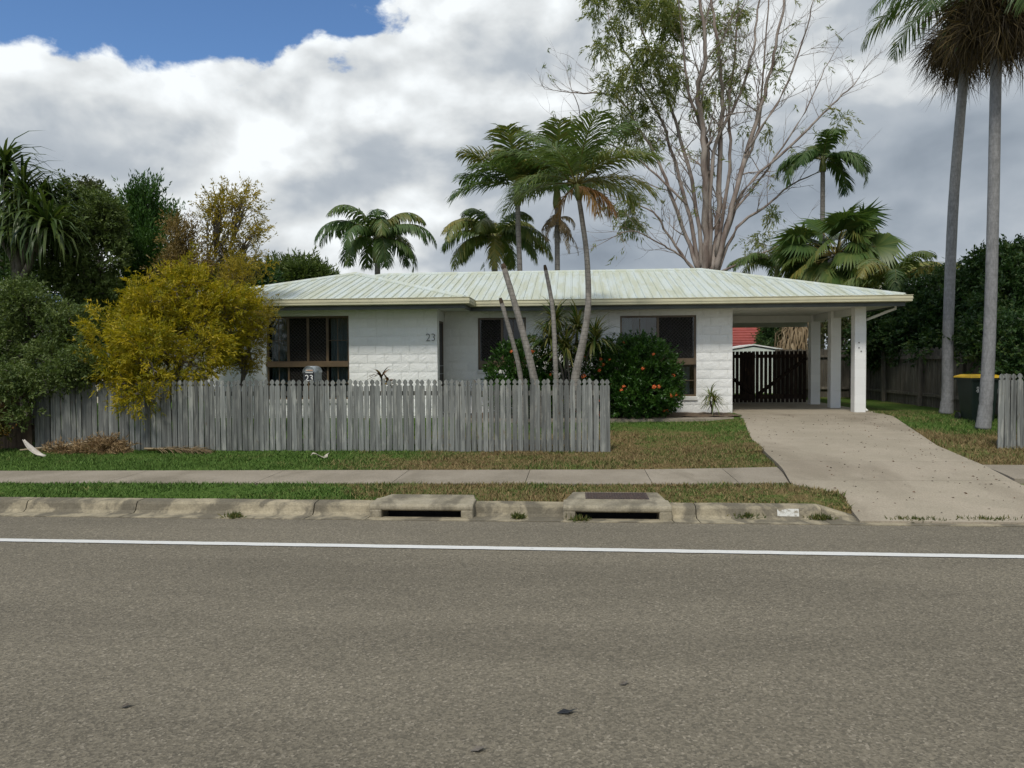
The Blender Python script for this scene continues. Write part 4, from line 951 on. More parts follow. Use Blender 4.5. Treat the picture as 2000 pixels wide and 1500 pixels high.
# clump of slim palms in the front garden: three topped stems and one living
def cut_palm(label, pts, r0, r1):
    P = [PY(x, y, Y) for x, y, Y in pts]; b = Vector((P[0].x, P[0].y, ground_z(P[0].x, P[0].y))); P = [b+(P[0]-b)*0, *P[0:]]; n = len(P)
    root = empty('palm_stump', b, label, 'palm trunk', 'topped palm stems in the front garden'); pts = []; rr = []
    for i in range(n-1):
        for k in range(6):
            t = k/6; a, b_, c, d = P[max(i-1, 0)], P[i], P[i+1], P[min(i+2, n-1)]
            pts.append(.5*((2*b_)+(c-a)*t+(2*a-5*b_+4*c-d)*t*t+(3*b_-a-3*c+d)*t**3)); u = (i+t)/(n-1); rr.append((r0+(r1-r0)*u)*(1+.06*(k % 2)))
    pts.append(P[-1]); rr.append(r1); mb = MB(); mb.tube(pts, rr, 10); mb.build('trunk', trunk_cut, root, True)
    d = (pts[-1]-pts[-2]).normalized(); mb = MB(); mb.tube([pts[-1]-d*.01, pts[-1]+d*.05, pts[-1]+d*.11], [r1*1.04, r1*.98, r1*.7], 9); mb.build('cut_end', brownboard_m, root)
cut_palm('thick topped palm stem leaning over, tallest of the cut stems', [(1050, 790, 15.6), (1040, 725, 15.6), (1013, 620, 15.7), (985, 525, 15.8)], .095, .055)
cut_palm('short thin topped palm stem leaning beside the thick one', [(1022, 790, 15.9), (1012, 710, 15.9), (980, 592, 15.9)], .06, .042)
cut_palm('slender topped palm stem standing nearly straight under the gutter', [(1088, 790, 15.3), (1084, 690, 15.3), (1079, 600, 15.4), (1066, 528, 15.5)], .055, .038)
P = [PY(x, y, 15.2) for x, y in ((1118, 800), (1124, 735), (1140, 660), (1149, 590), (1146, 500), (1137, 430), (1131, 390))]
rg = np.random.default_rng(51)
fr = [(a, e, l*1.32, t) for a, e, l, t in [(.2, 1.25, 1.25, .3), (2.6, 1.2, 1.3, .35), (-1.2, 1.2, 1.2, .4), (1.6, 1.1, 1.3, .3), (0.1, .75, 1.3, .45), (3.3, .75, 1.3, .3), (-.7, .6, 1.25, .5), (4.4, .6, 1.2, .35), (-.25, .25, 1.15, .6), (.6, .3, 1.15, .5), (3.8, .25, 1.1, .35), (2.9, .15, 1.2, .4)]]
root, top, rng_ = palm('slender_palm', 'slender living palm with curved ringed trunk in front of the house', (P[0].x, P[0].y, .3), P, [.09, .085, .075, .06, .052, .048, .045], m_palmy, fr, 51, shaft=(.42, .055), trunk=trunk_cut, n=60, ll=.62, lw=.032, droop=1.15, ldroop=.5, vee=.2, fwd=.75)
for az, el, l in ((-.15, -.15, 1.0), (.35, -.1, .95), (-.6, -.4, .8), (2.9, -.5, .7)): frond(root, m_orange, np.array(top)-np.array([0, 0, .05]), az, el, l, rng_, tone=rg.uniform(.3, .8), n=34, ll=.42, lw=.028, droop=1.3, ldroop=.9, vee=.1)

# ------------------------------------------------------------------ tall palms by the driveway
def drive_palm(label, pts, r, seed, Y, extra):
    rng = np.random.default_rng(seed); P = [PY(x, y, Y) for x, y in pts]; b = (P[0].x, P[0].y, P[0].z)
    root, top, g = palm('alexander_palm', label, b, P, r, m_palm, extra, seed, shaft=(1.0, .13), trunk=trunk_grey, group='tall palms beside the driveway', n=54, ll=.62, lw=.04, droop=1.9, ldroop=.75, vee=.1, fwd=.6)
    # hanging seed strings below the crownshaft
    V = []; Fc = []; A = []; o = 0; c0 = np.array(P[-1]); 
    for k in range(9):
        az = k*.7+rng.random()*.5; e0 = c0+np.array([math.cos(az), math.sin(az), 0])*rng.uniform(.2, .5)+np.array([0, 0, rng.uniform(-.5, .35)])
        for i in range(330):
            p = e0+rng.normal(size=3)*np.array([.13, .13, .1]); d = unit(np.array([math.cos(az), math.sin(az), 0])*rng.uniform(0, .7)+rng.normal(size=3)*.55+np.array([0, 0, -.8])); l = rng.uniform(.5, 1.25); s_ = unit(np.cross(d, rng.normal(size=3)))*.0055
            q = p+d*l*.5; t = q+unit(d+np.array([0, 0, -.9])+rng.normal(size=3)*.5)*l*.45
            V += [p-s_, p+s_, q+s_*1.3, q-s_*1.3, t]; Fc += [(o, o+1, o+2), (o, o+2, o+3), (o+3, o+2, o+4)]; A += [rng.random()]*3; o += 5
    put(arr_mesh('seed_strings', np.array(V), np.array(Fc), m_string, np.array(A)), 'seed_strings', (0, 0, 0), root)
rg = np.random.default_rng(61)
drive_palm('tall grey palm standing between the carport and the bin', [(1848, 808), (1851, 760), (1852, 640), (1862, 400), (1878, 200), (1890, 70)], [.155, .125, .112, .108, .10, .095], 61, 18.3,
           [(3.35, .55, 2.7), (2.75, .45, 2.6), (3.9, .35, 2.5), (4.6, .5, 2.6), (5.6, .5, 2.6), (.3, .5, 2.6), (1.2, .5, 2.6), (2.0, .5, 2.5), (3.1, 1.0, 2.3), (5., 1., 2.3), (1., 1., 2.3), (4.1, -.1, 2.3, .35), (5.3, -.2, 2.2, .4)])
drive_palm('tall grey palm rising behind the short picket fence', [(1920, 838), (1926, 780), (1934, 620), (1940, 400), (1944, 200), (1948, 20)], [.14, .118, .104, .10, .095, .09], 62, 15.3,
           [(3.3, .6, 2.2), (2.6, .5, 2.2), (4.1, .5, 2.2), (5.0, .4, 2.2), (5.9, .4, 2.2), (.6, .5, 2.2), (1.5, .5, 2.2), (3.2, 1.1, 2.0), (.2, 1.1, 2.0), (4.6, -.1, 1.9, .4)])

# ------------------------------------------------------------------ palms behind the house
def back_palm(label, px, Y, ytop, rpx, fr, seed, mat=m_palm, shaft=None, lean=0, trunk_r=None, name='royal_palm', **kw):
    t = PY(px, ytop, Y); s = SC(t); b = (t.x-lean, t.y, .38); kw0 = dict(n=36, ll=.55, lw=.05, droop=1.9, ldroop=1.0, vee=.05, fwd=.5); kw0.update(kw)
    return palm(name, label, b, [b, (t.x-lean*.6, t.y, t.z*.55), (t.x-lean*.15, t.y, t.z*.85), t], [rpx*s*1.2, rpx*s*1.05, rpx*s, rpx*s*.95], mat, fr, seed, shaft=shaft, group='palms behind the house', **kw0)
r_ = np.random.default_rng(71)
back_palm('drooping palm behind the wing roof, beside a leaning pale frond', 737, 30, 512, 5.5, ring(9, .65, 1.05, 2.9, r_, .3)+ring(5, 1.1, 1.35, 2.7, r_, .1)+ring(6, .2, .5, 2.3, r_, .9), 71, shaft=(1.1, .16), n=64, ll=.6, lw=.06, droop=2.6, ldroop=1.1, vee=.0)
back_palm('wide drooping palm with yellowing fronds behind the ridge', 966, 31, 508, 6, ring(11, .45, .9, 3.0, r_, .2)+ring(5, 1.0, 1.3, 2.5, r_, .6)+ring(6, .1, .35, 2.6, r_, .5, .5), 72, mat=m_palmy, shaft=(1.1, .17), n=64, ll=.6, lw=.06, droop=2.1, ldroop=1.1, vee=.0)
AL = dict(name='alexander_palm', n=66, ll=.95, lw=.065, droop=1.0, ldroop=.5, vee=.25, fwd=.55)
fa = [(3.5, .15, 2.5), (2.9, .55, 2.3), (3.3, .9, 2.4), (1.9, 1.2, 2.5), (4.6, 1.1, 2.5), (4.2, .5, 2.3), (.2, .7, 2.2), (-.4, .2, 2.1), (5.4, .6, 2.2), (1.2, .6, 2.2)]
back_palm('straight grey palm with broad feather fronds and a brown sheath', 1011, 28, 400, 5, fa, 73, shaft=(.9, .12), lean=-.15, **AL)
fa = [(2.8, .9, 2.4), (3.6, .8, 2.3), (1.8, 1.25, 2.5), (4.8, 1.25, 2.6), (.3, 1.0, 2.4), (5.6, .75, 2.3), (4.2, .3, 2.2), (2.4, .35, 2.2), (-.3, .25, 2.3), (.9, .45, 2.2)]
rt, tp, g_ = back_palm('palm with green crownshaft and a bunch of dead fronds hanging below', 1088, 28.3, 405, 5, fa, 74, shaft=(.95, .13), **AL)
for i in range(9): frond(rt, m_dry, np.array(tp)-np.array([0, 0, 1.15+.1*(i % 3)])+np.array([.02, -.1, 0]), i*.7+.2, .55-.25*(i % 3), .95, g_, tone=g_.uniform(.1, .9), n=26, ll=.28, lw=.04, droop=2.9, ldroop=1.3, vee=0)
for az in (-.3, -1.0): frond(rt, m_string, np.array(tp)-np.array([0, 0, 1.3]), az, -.6, 1.5, g_, tone=.9, n=26, ll=.22, lw=.04, droop=1.0, ldroop=1.4, vee=0)
fa = [(2.9, .55, 1.9), (3.4, .25, 1.9), (.1, .6, 2.0), (-.3, .2, 2.0), (1.6, 1.2, 1.8), (4.7, 1.2, 1.9), (.9, .8, 1.8), (5.4, .4, 1.8), (2.3, .8, 1.8), (3.9, .6, 1.7), (.5, .0, 1.8)]
back_palm('palm standing past the bare gum branches with curled fronds', 1607, 32, 335, 4.4, [(a, e, l*1.15) for a, e, l in fa], 75, shaft=(.6, .12), name='alexander_palm', n=60, ll=.62, lw=.07, droop=2.3, ldroop=.8, vee=.1, fwd=.55)
back_palm('low drooping palm behind the hip of the roof', 1518, 33, 545, 6, ring(10, .6, 1.0, 2.5, r_, .1)+ring(5, 1., 1.3, 2.2, r_, .5), 76, mat=m_palmy, shaft=(.5, .13), n=60, ll=.5, droop=2.4, ldroop=1.0, vee=.05)
back_palm('drooping palm on the far side of the fan palm', 1745, 25, 575, 5, ring(9, .5, 1.0, 2.4, r_, .3)+ring(4, 1., 1.3, 2.0, r_, .5), 77, mat=m_palmy, shaft=(.4, .12), n=60, ll=.48, droop=2.2, ldroop=1.0, vee=.05)
back_palm('small palm showing over the dark hedge trees', 1845, 27, 560, 4, ring(8, .3, .9, 1.4, r_, .3)+ring(3, .9, 1.3, 1.2, r_, .5), 78, shaft=(.3, .1), n=34, ll=.4, droop=1.7, ldroop=.8)
# fine arching palm beside the first one
root = empty('golden_cane_palm', (PY(790, 560, 27).x, 27, .38), 'fine feathery cane palm arching over the wing ridge', 'palm', 'palms behind the house')
b = np.array(PY(770, 600, 27)); MB().tube([(b[0], 27, .38), b], [.07, .05], 7).build('trunk', trunk_far, root, True)
for az, el, l, t in ((.1, 1.15, 2.2, .5), (.4, .95, 2.2, .45), (-.3, 1.05, 2.3, .5), (2.5, 1.3, 1.5, .4), (1.2, 1.3, 1.6, .45), (4.8, 1.2, 1.7, .45)): frond(root, m_palmy, b, az, el, l, r_, tone=t, n=50, ll=.5, lw=.025, droop=1.7, ldroop=.35, vee=.2)

def fan_palm():
    rng = np.random.default_rng(81); Y = 30.5; c = PY(1632, 500, Y); base = (PY(1552, 680, Y).x, Y, .38); root = empty('fan_palm', base, 'stout fan palm with a shaggy skirt of dead leaves', 'palm')
    b = PY(1556, 630, Y); mb = MB(); mb.tube([base, (b.x, Y, b.z), (c.x, c.y, c.z)], [.22, .2, .16], 10); mb.build('trunk', trunk_far, root, True)
    def fan(az, el, pet, R, tone, mat, name, dr=.6, split=.45):
        h = np.array([math.cos(az), math.sin(az), 0]); d = h*math.cos(el)+np.array([0, 0, math.sin(el)]); o = np.array(c); tip = o+d*pet*.6; d2 = unit(d+np.array([0, 0, -.45])); hub = tip+d2*pet*.4
        sd = unit(np.cross(d2, [0, 0, 1.])+1e-6); upv = np.cross(sd, d2); ph = rng.uniform(-1.2, 1.2); sd, upv = sd*math.cos(ph)+upv*math.sin(ph), upv*math.cos(ph)-sd*math.sin(ph); V = []; Fc = []; A = []; k = 0; N = 34
        for i in range(N):
            a = (i/(N-1)-.5)*4.4; dd = unit(d2*math.cos(a)+sd*math.sin(a)+upv*.12*abs(math.sin(a))); l = R*(.8+.2*math.cos(a))*rng.uniform(.92, 1.05); w = np.cross(dd, upv)*R*.052; m_ = hub+dd*l*.55; t = m_+unit(dd+np.array([0, 0, -dr*rng.uniform(.7, 1.3)]))*l*.5
            V += [hub, m_+w+upv*.02, m_-w, t]; Fc += [(k, k+1, k+2), (k+1, k+3, k+2)]; A += [np.clip(tone+rng.uniform(-.15, .15), 0, 1)]*2; k += 4
        mb = MB(); mb.tube([o, tip, hub], [.025, .02, .014], 4); s2 = np.array(mb.v); f2 = np.array([t for f in mb.f if len(f) == 4 for t in ((f[0], f[1], f[2]), (f[0], f[2], f[3]))])
        put(arr_mesh(name, np.concatenate([V, s2]), np.concatenate([Fc, f2+len(V)]), mat, np.concatenate([A, np.full(len(f2), .85)])), name, (0, 0, 0), root)
    for i in range(40):
        el = rng.uniform(-.5, 1.35); fan(rng.random()*6.28, el, rng.uniform(1.05, 1.55), rng.uniform(1.1, 1.4), .15+.35*rng.random()+(.08 if el < 0 else 0), m_palmy, 'fan_leaf', .7 if el > .5 else 1.3)
    for i, a in enumerate((4.4, 4.9, 5.3, 3.9, 3.5, 5.8)): fan(a, -.75, 1.25, 1.15, .45, m_palmy, 'fan_leaf', 1.4)
    V, Fc, A = [], [], []; o = 0
    for i in range(1500):
        z = rng.uniform(.0, 1.); a = rng.random()*6.28; p0 = np.array(b)*(1-z)+np.array(c)*z; p0[2] = .9+z*(c.z-1.3); p0[0] = np.interp(p0[2], [.38, b.z, c.z], [base[0], b.x, c.x]); rr = .55+.3*rng.random(); p = np.array([p0[0]+math.cos(a)*.16, p0[1]+math.sin(a)*.16, p0[2]]); q = np.array([p0[0]+math.cos(a)*rr, p0[1]+math.sin(a)*rr, p0[2]-rng.uniform(.25, .5)]); t = q+np.array([rng.normal()*.06, rng.normal()*.06, -rng.uniform(.3, .7)]); s_ = np.array([-math.sin(a), math.cos(a), 0])*rng.uniform(.015, .05)
        V += [p-s_*.4, p+s_*.4, q+s_, q-s_, t+s_*.3, t-s_*.3]; Fc += [(o, o+1, o+2), (o, o+2, o+3), (o+3, o+2, o+4), (o+3, o+4, o+5)]; A += [rng.random()]*4; o += 6
    x = put(arr_mesh('dead_skirt', np.array(V), np.array(Fc), m_dry, np.array(A)), 'dead_skirt', (0, 0, 0), root); x['label'] = 'shaggy skirt of dry straw coloured leaves'
fan_palm()

# ------------------------------------------------------------------ the big gum tree
def gum_tree():
    rng = np.random.default_rng(91); rnd = random.Random(91); Y0 = 33; base = (PY(1378, 520, Y0).x, Y0, .39)
    root = empty('gum_tree', base, 'tall gum tree with many bare upright branches and sparse drooping leaves', 'tree'); mb = MB()
    limbs = [([(1378, 535), (1378, 440), (1376, 330), (1370, 240), (1364, 180), (1378, 100), (1368, 0), (1362, -90)], 15), ([(1390, 535), (1403, 400), (1408, 250), (1411, 170), (1402, 90), (1388, -10), (1380, -90)], 12),
             ([(1398, 530), (1430, 400), (1470, 260), (1498, 170), (1515, 90), (1535, -20), (1545, -90)], 11), ([(1400, 530), (1418, 440), (1445, 350), (1480, 250), (1490, 150), (1500, 20), (1510, -60)], 7),
             ([(1404, 520), (1450, 375), (1540, 290), (1600, 230), (1640, 190), (1668, 165)], 7), ([(1402, 530), (1440, 445), (1500, 400), (1540, 365), (1595, 338)], 7), ([(1364, 530), (1332, 440), (1292, 330), (1250, 255), (1205, 190), (1132, 182)], 9),
             ([(1366, 530), (1342, 400), (1312, 300), (1290, 230), (1240, 140), (1195, 50)], 9), ([(1358, 530), (1312, 468), (1280, 420), (1250, 402), (1196, 382)], 6), ([(1372, 530), (1357, 380), (1322, 250), (1300, 180), (1255, 60), (1240, -40)], 9),
             ([(1386, 530), (1392, 300), (1440, 200), (1470, 100), (1482, 0), (1490, -70)], 8), ([(1408, 530), (1470, 505), (1500, 490), (1560, 478), (1600, 500)], 5), ([(1360, 535), (1330, 500), (1295, 480), (1240, 452), (1200, 462)], 5),
             ([(1380, 500), (1382, 300), (1345, 180), (1335, 80), (1320, -40)], 8), ([(1395, 500), (1425, 330), (1425, 200), (1440, 60), (1445, -60)], 8), ([(1420, 430), (1500, 330), (1570, 220), (1620, 120)], 5), ([(1455, 300), (1520, 200), (1560, 100), (1590, 0)], 6), ([(1340, 400), (1270, 330), (1210, 290), (1150, 260), (1120, 180)], 5)]
    tips = []
    def smoothp(P, k=5):
        out = []
        for i in range(len(P)-1):
            for q in range(k):
                t = q/k; a, b, c, d = P[max(i-1, 0)], P[i], P[i+1], P[min(i+2, len(P)-1)]; out.append(.5*((2*b)+(c-a)*t+(2*a-5*b+4*c-d)*t*t+(3*b-a-3*c+d)*t**3))
        return out+[P[-1]]
    def twig(p, d, L, r, depth):
        pts = [p]; n = 4; dd = d.copy()
        for i in range(n):
            dd = (dd+Vector((rnd.gauss(0, .2), rnd.gauss(0, .2), rnd.gauss(.05, .14)))).normalized(); pts.append(pts[-1]+dd*L/n)
        mb.tube(pts, [r*(1-.19*i) for i in range(n+1)], 4 if r < .03 else 5, cap=False)
        if depth <= 0: tips.append(pts[-1]); return
        for i in (1, 2, 3, 4):
            for _ in range(1 if rnd.random() < .8 else 2):
                if rnd.random() < .82: twig(pts[i], (dd+Vector((rnd.gauss(0, .6), rnd.gauss(0, .6), rnd.gauss(.1, .35)))).normalized(), L*rnd.uniform(.45, .75), r*.5, depth-1)
    for k, (px, r) in enumerate(limbs):
        yo = rnd.uniform(-1.6, 1.6); P = []
        for i, (x, y) in enumerate(px): P.append(PY(x, y, Y0+yo*min(1, i*.35)+.25*rnd.gauss(0, 1)*(i > 0)))
        s = SC(P[0]); pts = smoothp(P); n = len(pts); rr = [r*s*.5*(1-.72*i/(n-1)) for i in range(n)]; pts = [q+Vector((rnd.gauss(0, .03), rnd.gauss(0, .03), 0)) for q in pts]; mb.tube(pts, rr, 8)
        for i in range(4, n, 1):
            if rnd.random() < .62:
                d = (pts[i]-pts[i-1]).normalized(); sd = Vector((rnd.gauss(0, 1), rnd.gauss(0, 1), rnd.gauss(.2, .4))).normalized(); twig(pts[i], (d*.8+sd*.75).normalized(), rnd.uniform(.8, 2.2), max(.012, rr[i]*.38), 2 if rr[i] > .05 else 1)
        twig(pts[-1], (pts[-1]-pts[-2]).normalized(), 1.5, max(.015, rr[-1]), 2)
    t0 = PY(1382, 545, Y0); mb.tube([base, (base[0], Y0, 1.8), t0], [.55, .48, .42], 12)
    mb.build('trunk', gum_m, root, True)
    bl = [blob(x, y, Y0+rnd.uniform(-1.2, 1.2), a, b) for x, y, a, b in [(1180, 45, 38, 50), (1215, 10, 40, 35), (1270, 50, 50, 60), (1310, 20, 45, 45), (1165, 100, 28, 30), (1185, 165, 32, 30), (1250, 110, 40, 40), (1300, 120, 40, 40), (1235, 160, 35, 30), (1290, 175, 36, 36), (1330, 150, 25, 25), (1250, 210, 32, 28), (1220, 230, 28, 25), (1225, 255, 28, 28), (1330, 60, 35, 40), (1395, 30, 38, 32), (1440, 30, 25, 28), (1425, 60, 22, 20), (1410, 110, 22, 28), (1440, 150, 24, 30), (1418, 165, 26, 30), (1530, 105, 16, 32), (1518, 140, 14, 16), (1365, 205, 18, 20), (1385, 190, 18, 20), (1240, 250, 30, 32), (1270, 270, 22, 20), (1335, 255, 12, 16), (1190, 408, 12, 18), (1225, 400, 30, 35), (1235, 430, 28, 25), (1490, 450, 24, 30), (1510, 420, 20, 20), (1465, 470, 12, 30), (1640, 230, 20, 22), (1500, 260, 15, 25), (1450, 250, 12, 15), (1300, 0, 45, 30), (1170, 5, 30, 30)]]
    dens = np.array(bl); P, U = sprigs([(*(np.array(b[:3])+unit(rng.normal(size=3))*np.array(b[3:6])*rng.uniform(.3, .8)), b[3]*.4, b[4]*.4, b[5]*.4) for b in bl for _ in range(4)], 1600, rng, .2, .5, .9)
    put(foliage_mesh('crown', P, U, rng, m_gum, k=15, slen=.5, L=.21, W=.038, out=.5, up=-.2, wild=.5, ang=.5, sdroop=.5), 'crown', (0, 0, 0), root)
    tp = np.array([t for t in tips if rnd.random() < .09]); put(foliage_mesh('stray_leaves', tp, np.zeros((len(tp), 3))+np.array([0, 0, -.5]), rng, m_gum, k=9, slen=.4, L=.24, W=.035, wild=.5, ang=.5), 'stray_leaves', (0, 0, 0), root)
gum_tree()

# ------------------------------------------------------------------ trees of the neighbouring yards
G = 'dense trees beyond the driveway fence'
def dark_tree(label, bl, mat, n, seed, base, **kw):
    k = dict(k=13, slen=.32, L=.11, W=.05, wild=.6, ang=.8, shell=.55, gap=.5, gs=1.); k.update(kw); return tree('leafy_tree', label, 'tree', base, bl, mat, n, seed, group=G, trad=.12, **k)
dark_tree('low dark leafy tree behind the carport corner', [blob(1740, 625, 24.5, 60, 55), blob(1700, 640, 24.5, 35, 40), blob(1780, 640, 24, 60, 60), blob(1720, 680, 24.5, 60, 35)], m_dark, 2600, 101, gp(1740, 720, 24.5))
dark_tree('dark green tree between the two tall driveway palms', [blob(1830, 580, 23, 65, 60), blob(1880, 620, 22, 60, 70), blob(1800, 660, 23, 60, 50), blob(1860, 690, 21.5, 60, 45)], m_dark, 3200, 102, gp(1850, 700, 23))
dark_tree('tall dense dark tree beside the fence with lighter shoots on top', [blob(1935, 520, 21, 55, 40), blob(1980, 545, 20.5, 60, 55), blob(1950, 610, 20, 70, 60), blob(2040, 570, 20, 70, 80), blob(1920, 570, 21, 45, 50)], m_dark, 3600, 103, gp(1950, 700, 20.8))
dark_tree('dark shrub leaning over the boundary fence behind the bin', [blob(1960, 670, 17.6, 70, 45), blob(2020, 650, 17, 70, 60), blob(1900, 680, 18.3, 45, 40), blob(1985, 710, 17, 60, 32)], m_dark, 2600, 104, (10.4, 17.4, .38), L=.09, W=.042)
dark_tree('olive leafed tree showing between the carport posts', [blob(1665, 640, 29, 35, 40), blob(1640, 650, 29, 30, 35), blob(1690, 655, 29, 25, 30)], m_olive, 700, 105, gp(1660, 690, 29))
bt = [blob(1715, 577, 27, 32, 14), blob(1700, 590, 27, 30, 20)]; rt = dark_tree('tree in flower with white blossom just above the gutter end', bt, m_mid, 500, 106, gp(1715, 690, 27))
g_ = np.random.default_rng(5); Pb, Ub = sprigs(bt, 150, g_, .9); put(foliage_mesh('blossom', Pb, Ub, g_, leaf_mat('white_blossom', [(.6, .6, .5), (.8, .8, .72)], .2), k=9, slen=.12, L=.07, W=.06, wild=.6, ang=1.), 'blossom', (0, 0, 0), rt)
tree('background_tree', 'hazy green feathery trees on the skyline past the wing roof', 'tree', gp(575, 640, 42), [blob(545, 545, 42, 40, 26), blob(590, 540, 42, 40, 24), blob(620, 545, 42, 24, 22), blob(610, 525, 42, 14, 20), blob(575, 530, 42, 18, 20)], m_mid, 1000, 107, trad=.15, shell=.4, k=12, slen=.6, L=.3, W=.07, up=.8, wild=.4, ang=.5)
tree('background_tree', 'dark tree half hidden behind the golden shrub and the wing roof', 'tree', gp(470, 640, 30), [blob(500, 560, 30, 45, 30), blob(455, 570, 30, 45, 40), blob(440, 540, 30, 30, 25)], m_dark, 900, 108, trad=.15, shell=.4, k=12, slen=.5, L=.2, W=.07, wild=.6, ang=.7)
tree('background_tree', 'dark drooping tree between the red roof and the fan palm skirt', 'tree', gp(1512, 690, 31.6), [blob(1508, 650, 31.6, 18, 28), blob(1514, 632, 31.6, 16, 20), blob(1497, 668, 31.6, 12, 18)], m_dark, 500, 109, trad=.08, shell=.4, k=12, slen=.4, L=.14, W=.05, wild=.6, ang=.7, up=-.2)

# ------------------------------------------------------------------ neighbouring buildings
red_m = plain('red_tiles', (.30, .06, .045), (.24, .045, .035), .7, 3); creamwall_m = plain('cream_wall', (.62, .57, .48), (.55, .5, .42), .7, 2); blueroof_m = plain('blue_grey_roof', (.12, .17, .24), (.10, .14, .2), .5, 3)
def red_house():
    a = PY(1425, 688, 44); b = PY(1512, 637, 47); x0, x1 = a.x-6, PY(1560, 688, 44).x; root = empty('neighbour_house', ((x0+x1)/2, 47, .39), 'house with red tiled roof seen through the carport', 'house')
    MB().box(x0+.5, x1-.5, 44.6, 50, .3, 2.4).build('wall', creamwall_m, root)
    zr = b.z+.05; ze = 2.25; mb = MB(); rx1 = PY(1508, 637, 47).x; mb.add([(x0, 44, ze), (x1, 44, ze), (x1, 50.5, ze), (x0, 50.5, ze), (x0+2, 47.2, zr), (rx1, 47.2, zr)], [(0, 1, 5, 4), (1, 2, 5), (2, 3, 4, 5), (3, 0, 4), (0, 3, 2, 1)]); r = mb.build('roof', red_m, root)
    for i in range(9):      # tile courses stepping up the slope
        t0, t1 = i/9, (i+1)/9; L = lambda t: (x0+2*t, x1+(rx1-x1)*t, 44+3.2*t, ze+(zr-ze)*t)
        p, q = L(t0), L(t1); MB().add([(p[0], p[2]-.02, p[3]+.06), (p[1], p[2]-.02, p[3]+.06), (q[1], q[2], q[3]+.02), (q[0], q[2], q[3]+.02), (p[0], p[2]-.02, p[3]), (p[1], p[2]-.02, p[3])], [(0, 1, 2, 3), (4, 5, 1, 0)]).build('tile_course', red_m, r)
red_house()
def shed():
    Y = 30; x0, xm, x1 = PY(1400, 686, Y).x, PY(1472, 674, Y).x, PY(1540, 685, Y).x; z0 = PY(1400, 686.5, Y).z; zm = PY(1472, 674.5, Y).z; root = empty('garden_shed', (xm, Y+1, .39), 'pale gable ended garden shed behind the gates', 'shed')
    MB().prism([(x0+.1, .35), (x1-.1, .35), (x1-.1, z0-.02), (xm, zm-.05), (x0+.1, z0-.02)], 'y', Y+.05, Y+2.4).build('wall', plain('shed_wall', (.62, .66, .60), (.56, .6, .54), .5, 3), root)
    MB().prism([(x0, z0), (xm, zm), (x1, z0), (x1, z0+.05), (xm, zm+.05), (x0, z0+.05)], 'y', Y, Y+2.5).build('roof', white_m, root)
shed()
def left_house():
    x0, x1 = PY(-200, 600, 24).x, PY(235, 600, 24).x; root = empty('neighbour_house', ((x0+x1)/2, 27, .39), 'cream neighbouring house glimpsed through the dense shrubs', 'house')
    MB().box(x0, x1, 24, 30, .3, 3.1).build('wall', creamwall_m, root); MB().prism([(23.4, 3.1), (30.6, 3.1), (27, 4.3)], 'x', x0-.4, x1+.4).build('roof', blueroof_m, root)
    for px in (60, 170): c = PY(px, 600, 24).x; w = MB().box(c-.5, c+.5, 23.97, 23.99, 1.4, 2.6).build('window', white_m, root); MB().box(c-.44, c+.44, 23.955, 23.965, 1.46, 2.54).build('pane', black_m, w)
left_house()

# ------------------------------------------------------------------ things in the yard and on the verge
def mailbox():
    p = PY(605, 742, 12.62); x, z = p.x, p.z; root = empty('mailbox', (x, 12.7, .17), 'arched metal mailbox numbered 23 above the picket fence', 'mailbox'); y0, y1 = 12.60, 12.95; w = .095; zb, zs = z-.03, z+.13
    arch = [(x-w, zb), (x+w, zb)]+[(x+w*math.cos(a), zs+w*math.sin(a)) for a in np.linspace(0, math.pi, 13)]
    n = len(arch); o = MB().prism(arch, 'y', y0, y1).build('body', steel_m, root)
    MB().box(x-w+.006, x+w-.006, y0-.006, y0-.001, zb, zs+.005).build('number_plate', black_m, root)
    MB().box(x-w+.03, x+w-.03, y0-.009, y0-.006, zs-.012, zs-.002).build('white_strip', white_m, root)
    MB().box(x-w+.04, x+w-.03, y0-.008, y0-.001, zs+.02, zs+.042).build('letter_slot', plain('slot_paper', (.45, .24, .14), (.6, .5, .4), .6, 30), root)
    text_mesh('23', .15, white_m, 'number', root, (x, y0-.008, zb+.012), .002)
    MB().box(x-.035, x+.035, 12.72, 12.79, .1, zb).build('post', rail_m, root)
    # sheet hood wrapping the top a little proud of the body
    mb = MB(); vs = []
    for yy in (y0-.03, y1+.01):
        for r in (w+.004, w+.009): vs += [(x+r*math.cos(a), yy, zs+r*math.sin(a)) for a in np.linspace(-.1, math.pi+.1, 15)]
    f = lambda a, i: a*15+i; mb.add(vs, [(f(a, i), f(a, i+1), f(b, i+1), f(b, i)) for a, b in ((0, 2), (1, 3), (0, 1), (2, 3)) for i in range(14)]); mb.build('hood', steel_m, root, True)
mailbox()

